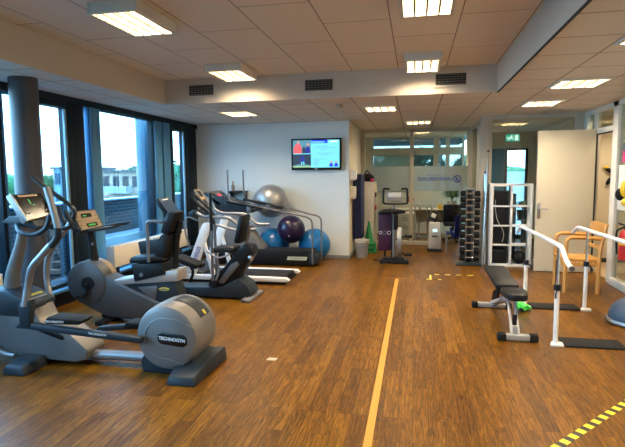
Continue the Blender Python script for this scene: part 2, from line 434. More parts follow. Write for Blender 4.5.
struct(MB().box(-4.42, -4.33, 7.98, 8.04, .2, 2.53).build('trim_10', 'seam', origin='world'))
w7 = window(7, 8.28, 8.98, .2, 2.53, .11, 'window_dark', depth=.13)
MB().box(-4.31, -4.28, 8.82, 8.86, .31, 2.42, .003).build('opening_edge', 'window_edge', w7)
struct(MB().box(-4.42, -4.29, 8.98, 9.4, .2, 2.53, .006).build('trim_11', 'window_dark', origin='world'))

# round column inside
col = MB().cyl((-3.92, 4.5, 0), (-3.92, 4.5, H1), .135, seg=48).build('trim_12', 'column_dark', origin='world'); struct(col)

# back glass partition to the office (Y 11.5)
fp = MB()
for x0, x1 in ((-1.23, -1.13), (-.13, -.05), (1.12, 1.22)): fp.box(x0, x1, 11.45, 11.55, 0, H1, .004)
fp.box(-1.13, 1.12, 11.45, 11.55, 2.52, H1, .004).box(-1.13, .40, 11.44, 11.55, 0, .09, .004)
par = struct(fp.build('window_8', 'frame_paint', origin='world'))
MB().box(-1.13, -.13, 11.495, 11.505, .09, 2.52).build('pane', 'partition_glass', par)
MB().box(-.05, 1.12, 11.495, 11.505, .01, 2.52).build('pane', 'partition_glass', par)
MB().box(-1.125, -.135, 11.488, 11.494, 1.22, 1.77).build('frosted_band', 'frosted_film', par)
fb = MB().box(-.045, 1.115, 11.488, 11.494, 1.22, 1.77).build('frosted_band', 'frosted_film', par)
text('lettering', 'LANSINGERLAND', .112, 'logo_blue', fb, (.42, 11.484, 1.485), (1, 0, 0), (0, 0, 1), mirror=True, stretch=.86, bold=.003)
text('lettering', 'FYSIOTHERAPIE', .035, 'logo_blue', fb, (.42, 11.484, 1.575), (1, 0, 0), (0, 0, 1), mirror=True, stretch=1.5)
lg = MB().lathe([(.085, -.001), (.085, .001), (.062, .001), (.062, -.001), (.085, -.001)], (.90, 11.484, 1.485), 'y', 32)
lg.build('logo_ring', 'logo_blue', fb)
MB().obox((.90, 11.483, 1.485), (.13, .003, .022), (0, .9, 0)).obox((.885, 11.483, 1.47), (.07, .003, .018), (0, .9, 0)).build('logo_mark', 'logo_blue', fb)
# side partition X = 1.2, Y 9.3 .. 11.5 and the front one at Y 9.3
sp = MB().box(1.10, 1.30, 9.24, 9.34, 0, H1, .004).box(1.17, 1.25, 10.25, 10.35, 0, H1, .004)
sp.box(1.17, 1.25, 9.34, 11.45, 2.53, H1, .004).box(1.17, 1.25, 9.34, 11.45, 0, .09, .004)
s2 = struct(sp.build('window_9', 'frame_paint', origin='world'))
MB().box(1.205, 1.213, 9.34, 10.25, .09, 2.53).build('pane', 'partition_glass', s2)
MB().box(1.205, 1.213, 10.35, 11.45, .09, 2.53).build('pane', 'partition_glass', s2)
sp = MB().box(1.30, 2.84, 9.25, 9.33, 2.53, H1, .004).box(2.62, 2.84, 9.24, 9.34, 0, H1, .004).box(1.30, 2.62, 9.25, 9.33, 0, .09, .004)
s3 = struct(sp.build('window_10', 'frame_paint', origin='world'))
MB().box(1.30, 2.62, 9.286, 9.294, .09, 2.53).build('pane', 'partition_glass', s3)
# right partition X = 2.8
sp = MB().box(2.76, 2.84, 9.10, 9.24, 0, H1, .004).box(2.77, 2.84, 8.70, 8.82, 0, H1, .004).box(2.76, 2.84, 7.80, 7.98, 0, H1, .004)
sp.box(2.76, 2.84, 6.2, 9.1, 2.53, H1, .004).box(2.76, 2.84, 7.98, 8.70, 2.20, 2.28, .004).box(2.76, 2.84, 8.82, 9.10, 2.20, 2.28, .004).box(2.76, 2.84, 8.82, 9.10, 0, 2.2)
sp.box(2.74, 2.84, 6.2, 7.80, 0, .10, .004).box(2.76, 2.84, 6.2, 6.3, 0, H1, .004)
s4 = struct(sp.build('window_11', 'frame_white', origin='world'))
MB().box(2.797, 2.803, 7.98, 8.70, 2.28, 2.53).box(2.797, 2.803, 8.82, 9.10, 2.28, 2.53).build('transom_pane', 'partition_glass', s4)
MB().box(2.797, 2.803, 6.3, 7.80, .10, 2.53).build('pane', 'partition_glass', s4)
struct(MB().box(2.79, 2.80, 8.685, 8.70, 0, 2.2).box(2.775, 2.80, 7.98, 8.70, 2.185, 2.2).build('trim_13', 'seam', origin='world'))
# open door leaf
dr = struct(MB().box(1.91, 2.755, 8.62, 8.665, .01, 2.27, .003).build('door_1', 'door_paint', origin='world'))
MB().box(1.925, 1.975, 8.61, 8.62, .87, 1.12, .004).build('lock_plate', 'steel', dr)
MB().tube([(1.95, 8.615, 1.03), (1.95, 8.575, 1.03), (1.975, 8.565, 1.03), (2.08, 8.565, 1.03)], .009, 10, 5).build('handle', 'steel', dr)
MB().box(2.757, 2.772, 8.63, 8.70, .01, 2.27).build('hinge_edge', 'seam', dr)

# office behind the back partition: rear window wall at Y 13.8, side walls
ow = MB().box(-1.6, 1.25, 13.8, 13.95, 0, 1.15).box(-1.6, 1.25, 13.8, 13.95, 2.10, 2.30).box(-1.6, 1.25, 13.8, 13.95, 2.55, H1)
for x0, x1 in ((-1.6, -1.14), (-.13, -.05), (.46, .60), (.78, .88), (1.2, 1.25)): ow.box(x0, x1, 13.79, 13.94, 1.15, 2.55)
o1 = struct(ow.build('window_12', 'frame_paint', origin='world'))
MB().box(-1.14, 1.2, 13.86, 13.87, 1.15, 2.55).build('pane', 'office_glass', o1)
MB().box(-1.12, -.14, 13.77, 13.785, 1.12, 2.12).build('roller_blind', frosted('blind_film', (.50, .52, .40), .75), o1)
struct(MB().box(-1.7, -1.6, 11.6, 13.9, 0, H1).build('wall_office', 'wall_cream', origin='world'))
# neighbouring room behind the front partition: rear wall Y 13 with a glazed terrace door
nw = MB().box(1.25, 1.80, 13.0, 13.12, 0, H1).box(2.66, 5.2, 13.0, 13.12, 0, H1).box(1.80, 2.66, 13.0, 13.12, 2.2, H1)
struct(nw.build('wall_side_room', 'wall_cream', origin='world'))
struct(MB().box(2.84, 2.94, 9.8, 13.0, 0, H1).box(1.22, 1.28, 11.55, 13.0, 0, H1).build('wall_side_room', 'wall_cream', origin='world'))
d2 = MB().box(2.13, 2.19, 12.98, 13.06, 0, 2.2, .004).box(2.60, 2.66, 12.98, 13.06, 0, 2.2, .004).box(2.19, 2.60, 12.98, 13.06, 0, .1, .004).box(2.19, 2.60, 12.98, 13.06, 2.15, 2.2, .004)
d2 = struct(d2.build('door_2', 'window_dark', origin='world'))
MB().box(2.19, 2.60, 13.01, 13.02, .1, 2.15).build('pane', 'window_glass', d2)
MB().box(2.19, 2.60, 12.99, 13.0, .1, 1.64).build('frosted_lower_film', frosted('door_film', (.90, .97, 1.0), .93), d2)
MB().box(1.80, 2.13, 12.99, 13.05, 0, 2.2, .004).build('side_panel', 'window_blue', d2)

# ------------------------------------------------------------------ outside
struct(MB().box(-5.6, -4.42, -6, 22, -.12, -.02).build('terrace_floor', 'concrete_light', origin='world'))
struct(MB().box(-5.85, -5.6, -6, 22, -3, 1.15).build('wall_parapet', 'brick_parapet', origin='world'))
struct(MB().box(-5.88, -5.57, -6, 22, 1.15, 1.18, .005).build('trim_14', 'window_edge', origin='world'))
struct(MB().cyl((-4.98, 8.55, -.02), (-4.98, 8.55, 4.2), .11, seg=40).build('trim_15', 'outside_column', origin='world'))
tag(MB().box(-5.58, -5.15, 7.3, 11.6, -.02, .54, .01).build('planter_box', 'concrete_pale'), 'long low pale box standing on the terrace along the brick parapet', 'planter box')
struct(MB().box(-4.2, 1.5, 14.0, 18.7, 2.62, 2.9).build('roof_overhang', 'window_blue', origin='world'))
struct(MB().box(-160, 160, -60, 260, -9.3, -9).build('ground', 'lawn', origin='world'))
struct(MB().box(.62, .76, 16.0, 16.14, -9, 2.95).build('trim_16', 'blind_white', origin='world'))

def building(name, label, x0, x1, y0, y1, z0, z1, wall, floors, cols, balc=None, roof='roof_grey'):
    b = thing(name, label, 'building', ((x0 + x1) / 2, (y0 + y1) / 2, z0))
    MB().box(x0, x1, y0, y1, z0, z1).build('wall', wall, b)
    MB().box(x0 - .3, x1 + .3, y0 - .3, y1 + .3, z1, z1 + .35).build('roof', roof, b)
    h = (z1 - z0) / floors
    for f in range(floors):
        zz = z0 + f * h
        if zz + h < -4: continue
        for c in range(cols):
            w = (x1 - x0) / cols; xx = x0 + c * w
            MB().box(xx + w * .2, xx + w * .8, y0 - .06, y0 + .05, zz + h * .3, zz + h * .82).build('window', 'facade_glass', b)
            MB().box(x1 - .05, x1 + .06, y0 + (y1 - y0) * (c + .2) / cols, y0 + (y1 - y0) * (c + .75) / cols, zz + h * .3, zz + h * .82).build('window', 'facade_glass', b)
        if balc:
            bx0, bx1 = balc
            MB().box(bx0, bx1, y0 - 1.3, y0, zz + h * .02, zz + h * .08).box(bx0, bx1, y0 - 1.3, y0 - 1.24, zz + h * .08, zz + h * .36).box(bx0, bx0 + .06, y0 - 1.3, y0, zz + h * .08, zz + h * .36).box(bx1 - .06, bx1, y0 - 1.3, y0, zz + h * .08, zz + h * .36).build('balcony', 'facade_white', b)
    return b
building('apartment_building', 'tan apartment block with white balconies beyond the brick parapet', -42.5, -35.4, 60, 70, -9, 2.1, 'facade_tan', 4, 5, (-40.2, -36.6))
building('apartment_building', 'light tan flats showing at the edge of the blue outdoor column', -44.5, -38.5, 74, 82, -9, 2.9, 'facade_white', 4, 3)
building('office_building', 'pale blue grey block seen between the column and the dark window frame', -48.4, -44.4, 60, 68, -9, 2.6, 'facade_blue', 4, 3)
building('house', 'low grey roofed house far beyond the parapet', -72, -57, 74, 84, -9, .5, 'facade_blue', 3, 6)
building('house', 'low pale house beyond the parapet, seen through the casement next to the back wall', -32, -26, 64, 72, -9, .7, 'facade_white', 3, 4)

def tree(label, x, y, z0, top, r, mname='tree_leaf', group=None, n=None, flat=1.):
    t = thing('tree', label, 'tree', (x, y, z0), group)
    MB().tube([(x, y, z0), (x + .1, y, (z0 + top) / 2), (x, y, top - r)], [.3, .25, .12], 8, 3).build('trunk', 'bark', t)
    b = MB(); rnd = random.Random(int(abs(x * 31 + y * 7)))
    n = n or 900
    blobs = [(Vector((x, y, top - r * .9)), r)]
    for _ in range(7):
        a = rnd.uniform(0, 2 * PI); blobs.append((Vector((x + math.cos(a) * r * .6, y + math.sin(a) * r * .6, top - r * rnd.uniform(.7, 1.9) * flat)), r * rnd.uniform(.4, .65)))
    for _ in range(n):
        c, rr = rnd.choice(blobs)
        d = Vector((rnd.gauss(0, 1), rnd.gauss(0, 1), rnd.gauss(0, 1))).normalized() * rr * rnd.uniform(.6, 1.02)
        p = c + d; s = r * rnd.uniform(.06, .13)
        u = Vector((rnd.gauss(0, 1), rnd.gauss(0, 1), rnd.gauss(0, 1))).normalized(); v = u.orthogonal().normalized()
        b.quad([p - u * s, p - v * s * .6, p + u * s, p + v * s * .6])
    for c, rr in blobs: b.sphere(c, rr * .72, seg=12)
    b.build('crown', mname, t)
tree('round green tree beside the pale blue grey block', -51.4, 62, -9, 2.2, 1.7)
tree('green tree between the dark window post and the column', -57.6, 62, -9, 2.5, 2.2)
tree('small green tree rising behind the flat roofed tan block', -53, 88, -9, 4.1, 3.0)
tree('bright green tree seen through the casement next to the back wall', -28.9, 57, -9, 3.5, 2.4)
tree('low green tree in front of the low pale house', -24.0, 49, -9, 1.6, 1.5)
for i, (x, y, tp, r, lb) in enumerate([(-1.4, 38, 3.5, 2.1, 'broad dark tree seen through the blind of the office window'), (1.25, 33, 3.3, .6, 'narrow pointed tree seen through the office window, beside the frame post'), (.30, 31, 3.3, .55, 'narrow pointed tree in the middle of the office window'),
        (3.0, 31, 2.9, .9, 'bushy tree by the white outdoor post behind the office'), (-5.4, 33, 3.2, 1.6, 'wide tree at the blind side of the office window')]):
    tree(lb, x, y, -9, tp, r, 'tree_dark')
tree('rounded green tree seen through the terrace door under the exit sign', 9.2, 50, -9, 2.6, 2.0)
tree('low green tree seen at the frame of the terrace door under the exit sign', 6.2, 44, -9, 2.0, 1.2)

# ================================================================== LAMPS
def lamp(label, x0, x1, y0, y1, ztop, drop, group, power, cool=False):
    rec = drop < .05; to = .015 if rec else .045; bh = .012 if rec else .029
    cx, cy = (x0 + x1) / 2, (y0 + y1) / 2
    t = thing('ceiling_lamp', label, 'ceiling lamp', (cx, cy, ztop), group)
    zb = ztop - drop; e = .025
    f = MB().box(x0, x0 + e, y0, y1, zb, ztop, .004).box(x1 - e, x1, y0, y1, zb, ztop, .004).box(x0 + e, x1 - e, y0, y0 + e, zb, ztop, .004).box(x0 + e, x1 - e, y1 - e, y1, zb, ztop, .004)
    f.build('housing', 'lamp_housing', t)
    w = (x1 - x0 - 2 * e) / 4
    for k in range(4):
        xx = x0 + e + w * k
        MB().box(xx + .012, xx + w - .012, y0 + e, y1 - e, zb + to, zb + to + .005).build('light_tube', 'tube_cool' if cool and k == 3 else 'tube_light', t)
    l = MB()
    for k in range(5):
        xx = x0 + e + w * k
        l.box(xx - .007, xx + .007, y0 + e, y1 - e, zb + .001, zb + bh)
    n = 10 if not rec else 20
    for k in range(1, n):
        yy = y0 + e + (y1 - y0 - 2 * e) * k / n
        l.box(x0 + e, x1 - e, yy - .001, yy + .001, zb + .003, zb + bh - .001)
    l.build('louver', 'louver', t)
    la = bpy.data.lights.new('lamp_light', 'AREA'); la.shape = 'RECTANGLE'; la.size = (x1 - x0) * .85; la.size_y = (y1 - y0) * .9
    la.energy = power; la.color = (1, .81, .57)
    lo = bpy.data.objects.new('lamp_light', la); C.objects.link(lo); lo.parent = t; lo.location = (0, 0, -drop + to - .001)
    return t
PW = 27
g1, g2 = 'surface mounted lamps under the raised ceiling', 'lamps recessed in the ceiling grid'
lamp('surface mounted lamp near the window side, the one shown largest', -2.49, -2.07, 3.55, 4.2, H2, .09, g1, PW)
lamp('surface mounted lamp close in front of the vent next to the window side', -2.50, -2.04, 5.77, 6.43, H2, .09, g1, PW)
lamp('surface mounted lamp above the end of the yellow floor line, next to a vent', -.14, .27, 5.77, 6.43, H2, .09, g1, PW)
lamp('surface mounted lamp above the yellow floor line, cut by the top of the picture', -.14, .28, 3.55, 4.2, H2, .09, g1, PW)
lamp('recessed lamp in front of the wall with the exercise balls', -3.05, -2.55, 7.50, 8.1, H1 + .004, .022, g2, PW * .6)
lamp('recessed lamp between the television and the glass partition', -.78, -.28, 7.52, 8.06, H1 + .004, .022, g2, PW * .6)
lamp('recessed lamp close in front of the office partition', -.21, .30, 9.76, 10.3, H1 + .004, .022, g2, PW * .5)
lamp('recessed lamp over the open door, with a bluish end tube', 1.50, 2.0, 7.52, 8.06, H1 + .004, .022, g2, PW * .6, True)
lamp('recessed lamp over the parallel bars, with a bluish end tube', 1.50, 2.05, 5.92, 6.45, H1 + .004, .022, g2, PW * .6, True)
lamp('recessed lamp in the side room behind the exit sign partition', 1.7, 2.2, 10.6, 11.1, H1 + .004, .022, g2, PW * .22)
lamp('recessed lamp in the office behind the frosted glass', -.15, .35, 12.1, 12.6, H1 + .004, .022, g2, PW * .7)
lamp('recessed lamp in the corridor behind the open door', 3.1, 3.5, 8.5, 9.0, H1 + .004, .022, g2, PW * .55)

lamp('added surface mounted lamp out of the picture, over the camera, brightening the foreground', -.14, .28, 1.25, 1.9, H2, .09, g1, PW)  # unseen lamps, this and the next two, added to brighten the foreground
lamp('added recessed lamp out of the picture, brightening the foreground from over the front end of the parallel bars', 1.50, 2.05, 3.9, 4.4, H1 + .004, .022, g2, PW * .6)
lamp('added recessed lamp out of the picture, brightening the foreground from over the corner with the striped tape', 1.50, 2.05, 1.9, 2.4, H1 + .004, .022, g2, PW * .6)

def vent(label, x0, x1):
    t = thing('ceiling_vent', label, 'air vent', ((x0 + x1) / 2, 6.58, 2.70), 'air vents in the end face of the ceiling recess')
    MB().box(x0 - .02, x1 + .02, 6.565, 6.58, 2.68, 2.70).box(x0 - .02, x1 + .02, 6.565, 6.58, 2.84, 2.86).box(x0 - .02, x0, 6.565, 6.58, 2.70, 2.84).box(x1, x1 + .02, 6.565, 6.58, 2.70, 2.84).build('frame', 'fascia_paint', t)
    MB().box(x0, x1, 6.575, 6.579, 2.70, 2.84).build('backing', 'vent_dark', t)
    s = MB()
    for k in range(5):
        z = 2.714 + k * .028; s.obox(((x0 + x1) / 2, 6.57, z), (x1 - x0, .014, .003), (.5, 0, 0))
    for k in range(1, 8): s.box(x0 + (x1 - x0) * k / 8 - .001, x0 + (x1 - x0) * k / 8 + .001, 6.566, 6.574, 2.70, 2.84)
    s.build('slats', 'vent_grey', t)
vent('grey slatted air vent next to the window side of the ceiling', -3.08, -2.72)
vent('grey slatted air vent above the television side of the room', -1.44, -1.07)
vent('grey slatted air vent beside the lamp above the yellow floor line', .23, .60)
for lb, x, y in (('flat round smoke detector on the ceiling grid in front of the television', -1.08, 7.28),):
    t = thing('smoke_detector', lb, 'smoke detector', (x, y, H1))
    MB().lathe([(.0, -.03), (.04, -.03), (.055, -.02), (.06, 0)], (x, y, H1), 'z', 24).build('body', 'vent_grey', t)

# ================================================================== TV
tv = thing('television', 'wall mounted flat television with a bright cyan and blue slide', 'television', (-1.84, 9.36, 1.69))
MB().box(-2.32, -1.36, 9.315, 9.36, 1.69, 2.28, .008).box(-2.1, -1.6, 9.36, 9.4, 1.8, 2.15).build('casing', 'black_plastic', tv)
sx0, sx1, sz0, sz1 = -2.285, -1.395, 1.735, 2.25
sc = MB().box(sx0, sx1, 9.311, 9.315, sz0, sz1).build('screen', 'tv_cyan', tv)
def sr(u0, u1, v0, v1, m, d=.001, name='picture_area'):
    W, Hh = sx1 - sx0, sz1 - sz0
    return MB().box(sx0 + u0 * W, sx0 + u1 * W, 9.3105 - d, 9.311, sz1 - v1 * Hh, sz1 - v0 * Hh).build(name, m, sc)
sr(0, .39, .0, .48, 'tv_teal'); sr(0, .39, .51, 1, 'tv_dark'); sr(.39, .75, 0, .12, 'tv_blue', .0012, 'header_bar'); sr(.75, 1, .0, .12, 'tv_cyan', .0012, 'header_bar'); sr(.80, .96, .03, .09, 'tv_white', .002, 'header_text')
sr(.41, .68, .055, .095, 'tv_cyan', .002, 'header_text')
sr(0, .39, .48, .51, 'tv_cyan', .0014, 'divider'); sr(0, .39, .93, .99, 'tv_green', .0014, 'floor_strip')
sr(.39, .40, 0, 1, 'tv_cyan', .0014, 'divider')
def blob(uu, vv, ru, rv, m, d=.002):
    W, Hh = sx1 - sx0, sz1 - sz0
    MB().prism([(sx0 + (uu + math.cos(a) * ru) * W, sz1 - (vv + math.sin(a) * rv) * Hh) for a in [2 * PI * k / 14 for k in range(14)]], 9.3105 - d, 9.311).build('picture_figure', m, sc)
def poly(pts, m, d=.0022):
    W, Hh = sx1 - sx0, sz1 - sz0
    MB().prism([(sx0 + a * W, sz1 - b * Hh) for a, b in pts], 9.3105 - d, 9.311).build('picture_figure', m, sc)
poly([(.01, .48), (.02, .25), (.07, .13), (.15, .13), (.19, .28), (.19, .48)], 'tv_red'); blob(.115, .08, .03, .06, 'tv_skin', .003)
poly([(.20, .48), (.20, .3), (.24, .22), (.27, .3), (.28, .48)], 'tv_dark'); poly([(.27, .48), (.28, .26), (.33, .2), (.37, .3), (.38, .48)], 'tv_navy', .003); blob(.325, .16, .03, .06, 'tv_skin', .0035)
poly([(.15, .82), (.17, .58), (.24, .58), (.26, .82)], 'tv_navy'); poly([(.17, .88), (.18, .78), (.2, .78), (.2, .88)], 'tv_cyan', .003); poly([(.22, .88), (.22, .78), (.24, .78), (.25, .88)], 'tv_cyan', .003); poly([(.02, .93), (.10, .88), (.30, .88), (.38, .93)], 'tv_teal', .0018)
for u in (.825, .93):
    poly([(u - .04, .97), (u - .035, .86), (u, .83), (u + .035, .86), (u + .04, .97)], 'tv_blue'); blob(u, .80, .02, .045, 'tv_skin', .003)
for k, (a, b, w_) in enumerate([(.48, .22, .3), (.44, .28, .5), (.6, .35, .12), (.5, .47, .38), (.58, .52, .2), (.44, .68, .28), (.44, .74, .14), (.44, .79, .12), (.44, .84, .13), (.44, .89, .1)]):
    sr(a, a + w_, b, b + .022, 'tv_text', .0016, 'text_line')
MB().box(-1.87, -1.81, 9.312, 9.315, 1.703, 1.713).build('maker_mark', 'print_white', tv)

# small wall shelf behind the treadmill
t = thing('wall_shelf', 'small dark wall shelf with brackets behind the treadmill console', 'shelf', (-3.4, 9.3, 1.27))
MB().box(-3.58, -3.22, 9.2, 9.4, 1.275, 1.30, .004).build('board', 'slate_plastic', t)
for x in (-3.55, -3.25): MB().prism([(9.22, 1.275), (9.4, 1.275), (9.4, 1.12)], x - .01, x + .01, 'yz').build('bracket', 'slate_plastic', t)
t = thing('bottle', 'small brown bottle hanging at the wall shelf behind the treadmill', 'bottle', (-3.50, 9.3, 1.30))
MB().lathe([(.03, 0), (.032, .01), (.032, .10), (.012, .13), (.012, .16)], (-3.50, 9.3, 1.30), 'z', 16).build('body', 'console_tan', t)
MB().lathe([(.014, .158), (.014, .185)], (-3.50, 9.3, 1.30), 'z', 12).build('cap', 'red_paint', t)

# ================================================================== BALLS
def ball(label, c, r, m):
    t = thing('exercise_ball', label, 'exercise ball', (c[0], c[1], c[2] - r), 'exercise balls piled behind the long handrail treadmill')
    b = MB().sphere(c, r, seg=56)
    # fine moulded rings
    for v in b.bm.verts:
        a = (v.co.z - c[2]) / r
        f = 1 + .0035 * math.cos(a * 60)
        v.co = Vector(c) + (v.co - Vector(c)) * f
    b.build('shell', m, t)
    MB().cyl((c[0] + .02, c[1] - r * .93, c[2] - r * .37), (c[0] + .02, c[1] - r * .945, c[2] - r * .375), .014, seg=12).build('valve_plug', 'offwhite', t)
ball('large silver exercise ball on top of the pile', (-2.67, 9.08, 1.115), .315, 'ball_silver')
ball('dark purple exercise ball in the middle of the pile', (-2.22, 8.83, .61), .255, 'ball_purple')
ball('blue exercise ball partly behind the treadmill end, nearest the television wall corner', (-1.84, 9.09, .305), .30, 'ball_blue')
ball('blue exercise ball under the silver one, behind the treadmill motor', (-2.63, 9.09, .30), .30, 'ball_blue')

# ================================================================== ELLIPTICAL
e = thing('elliptical_trainer', 'grey elliptical trainer with a big round flywheel housing, closest to the camera', 'elliptical trainer', (-2.6, 3.72, 0))
MB().prism([(-3.50, .05), (-2.80, .035), (-2.69, .07), (-2.67, .15), (-2.88, .315), (-3.12, .38), (-3.18, .50), (-3.22, .56), (-3.56, .60), (-3.62, .40), (-3.58, .16)], 3.60, 3.85, 'xz', .022).build('front_housing', 'silver_plastic', e)
MB().prism([(-3.23, .345), (-3.20, .36), (-3.05, .325), (-2.90, .265), (-2.885, .24), (-2.91, .225), (-3.05, .265), (-3.22, .315)], 3.594, 3.62, 'xz', .004).build('crank_slot', 'black_plastic', e)
MB().prism([(-3.62, .64), (-3.67, .42), (-3.30, .41), (-3.18, .46), (-3.17, .53), (-3.32, .60), (-3.42, .63)], 3.57, 3.88, 'xz', .02).build('collar', 'slate_plastic', e)
for dx, s_ in ((0, 1),):
    text('lettering', 'CROSS', .045, 'print_yellow', e, (-3.24, 3.72, .585), (0, 1, 0), (-.94, 0, .35), stretch=1.1)
MB().tube([(-3.50, 3.73, .52), (-3.47, 3.73, .75), (-3.38, 3.73, 1.0), (-3.31, 3.73, 1.24)], [.082, .066, .050, .042], 20, 5, flat=.85).build('column', 'silver_plastic', e)
# stabilisers: two dark feet sticking out to both sides
for ys in ((3.33, 3.60), (3.85, 4.10)):
    y0, y1 = ys
    MB().hexa([(-3.28, y0, 0), (-3.06, y0, 0), (-3.05, y1, 0), (-3.30, y1, 0), (-3.26, y0 + .02, .075), (-3.09, y0 + .02, .075), (-3.08, y1, .09), (-3.28, y1, .09)], .015).build('foot', 'slate_plastic', e)
# console: head tilted back, face towards +X
def console(parent, near, far, thick, body_m, face_m, back_dx=-.06, inset=.02):
    """near/far = ((x_top,z_top),(x_bot,z_bot), y)"""
    (nt, nb, yn), (ft, fb_, yf) = near, far
    P = [(nb[0], yn, nb[1]), (fb_[0], yf, fb_[1]), (fb_[0] + back_dx, yf, fb_[1] - thick), (nb[0] + back_dx, yn, nb[1] - thick),
         (nt[0], yn, nt[1]), (ft[0], yf, ft[1]), (ft[0] + back_dx, yf, ft[1] - thick * .5), (nt[0] + back_dx, yn, nt[1] - thick * .5)]
    b = MB().hexa(P, .012).build('console', body_m, parent)
    # face
    A, B_, C_, D = Vector(P[0]), Vector(P[1]), Vector(P[5]), Vector(P[4])
    n = (B_ - A).cross(D - A).normalized()
    if n.x < 0: n = -n
    def at(u, v, h=.003): return (A * (1 - u) * (1 - v) + B_ * u * (1 - v) + C_ * u * v + D * (1 - u) * v) + n * h
    def patch(u0, u1, v0, v1, m, name, h=.003, b_=b):
        q = [at(u0, v0, -.004), at(u1, v0, -.004), at(u1, v1, -.004), at(u0, v1, -.004), at(u0, v0, h), at(u1, v0, h), at(u1, v1, h), at(u0, v1, h)]
        return MB().hexa(q).build(name, m, b_)
    patch(inset, 1 - inset, inset * 1.2, 1 - inset * 1.2, face_m, 'face_plate', .002)
    return b, patch, at
ec, ep, eat = console(e, ((-3.28, 1.46), (-3.13, 1.24), 3.54), ((-3.30, 1.46), (-3.17, 1.27), 3.92), .035, 'silver_bright', 'screen_dark', -.045)
ep(.0, 1, .0, .09, 'console_bezel', 'bezel', .008); ep(0, .05, .09, 1, 'console_bezel', 'bezel', .008); ep(.2, .8, .86, .93, 'console_tan', 'name_strip', .004)
ep(.42, .46, .56, .76, 'led_green', 'green_led_bars', .004); ep(.48, .56, .50, .53, 'led_green', 'green_led_bars', .004)
for u in (.14, .24, .68, .80): ep(u, u + .05, .22, .26, 'vent_grey', 'button', .005)
MB().prism([(-3.44, 1.22), (-3.10, 1.16), (-3.08, 1.19), (-3.14, 1.24), (-3.36, 1.27)], 3.60, 3.86, 'xz', .01).build('console_bracket', 'slate_plastic', e)
MB().tube([(-3.28, 3.60, 1.20), (-3.16, 3.50, 1.15), (-3.02, 3.49, 1.135), (-2.92, 3.50, 1.19), (-2.88, 3.51, 1.30)], .020, 12, 6).build('fixed_handlebar', 'slate_plastic', e)
MB().tube([(-3.30, 3.84, 1.20), (-3.18, 3.92, 1.14), (-3.07, 3.935, 1.14), (-3.02, 3.935, 1.18), (-3.07, 3.935, 1.29)], .020, 12, 6).build('fixed_handlebar', 'slate_plastic', e)
for s_, y, a0 in ((1, 3.45, 0), (-1, 3.99, -.20)):
    yy = 3.72 - s_ * .20
    dx = a0
    MB().tube([(-2.97, y, 1.60), (-2.90, y, 1.545), (-2.84, y, 1.50)] if s_ > 0 else [(-3.27, y, 1.48), (-3.16, y, 1.41), (-3.05, y, 1.335)], .019, 12, 5).build('hand_grip', 'black_plastic', e)
    if s_ > 0:
        MB().tube([(-2.85, y, 1.52), (-2.80, y, 1.33), (-2.77, y, 1.19)], .026, 14, 5).build('swing_arm', 'silver_bright', e)
        MB().tube([(-2.77, y, 1.20), (-2.78, y, 1.12), (-2.84, y, 1.05)], .029, 14, 5).build('arm_joint', 'slate_plastic', e)
        MB().tube([(-2.84, y, 1.06), (-2.95, y + .01, .96), (-3.05, y + .02, .86), (-3.11, y + .04, .72), (-3.14, yy - .05, .54)], .029, 14, 6).build('lower_arm', 'silver_bright', e)
        MB().cyl((-3.14, y + .02, .53), (-3.14, 3.68, .53), .035).build('pivot', 'slate_plastic', e)
    else:
        MB().tube([(-3.05, y, 1.335), (-3.02, y, 1.27), (-3.06, y, 1.18)], .021, 14, 6).build('arm_joint', 'slate_plastic', e)
        MB().tube([(-3.06, y, 1.19), (-3.14, y, 1.10), (-3.22, y, 1.02)], .025, 14, 4).build('swing_arm', 'silver_bright', e)
        MB().tube([(-3.21, y, 1.03), (-3.29, y, .93), (-3.34, y, .80), (-3.35, y, .64), (-3.31, yy + .05, .50)], .026, 14, 6).build('lower_arm', 'silver_bright', e)
        MB().cyl((-3.31, y - .02, .49), (-3.31, 3.80, .49), .033).build('pivot', 'silver_bright', e)
MB().tube([(-3.62, 3.57, .50), (-3.66, 3.57, .36), (-3.62, 3.57, .20), (-3.48, 3.57, .09), (-3.36, 3.57, .07)], .022, 12, 6).build('front_guard', 'silver_bright', e)
# pedals and long link bars
for y, dx, dz in ((3.50, 0, 0), (3.94, .42, -.15)):
    MB().hexa([(-2.93 + dx, y - .07, .41 + dz), (-2.62 + dx, y - .07, .42 + dz), (-2.62 + dx, y + .07, .42 + dz), (-2.93 + dx, y + .07, .41 + dz),
               (-2.90 + dx, y - .085, .475 + dz), (-2.57 + dx, y - .085, .465 + dz), (-2.57 + dx, y + .085, .465 + dz), (-2.90 + dx, y + .085, .475 + dz)], .014).build('pedal', 'black_rubber', e)
    MB().hexa([(-3.26 + dx, y - .03, .35 + dz), (-2.1, y - .03, .285), (-2.1, y + .03, .285), (-3.26 + dx, y + .03, .35 + dz), (-3.20 + dx, y - .03, .405 + dz), (-2.1, y - .03, .335), (-2.1, y + .03, .335), (-3.20 + dx, y + .03, .405 + dz)], .012).build('link_bar', 'slate_plastic', e)
text('lettering', 'TECHNOGYM', .026, 'print_white', e, (-2.82, 3.412, .443), (1, 0, .02), (0, 0, 1))
text('lettering', 'TECHNOGYM', .026, 'print_white', e, (-2.48, 3.467, .342), (1, 0, -.06), (0, 0, 1))
MB().hexa([(-3.20, 3.46, .36), (-3.10, 3.46, .36), (-3.10, 3.52, .36), (-3.20, 3.52, .36), (-3.20, 3.46, .56), (-3.08, 3.46, .60), (-3.08, 3.54, .60), (-3.20, 3.54, .56)], .015).build('pedal_link', 'slate_plastic', e)
MB().cyl((-2.72, 3.72, .075), (-2.15, 3.72, .085), .042, seg=20).build('frame_tube', 'silver_bright', e)
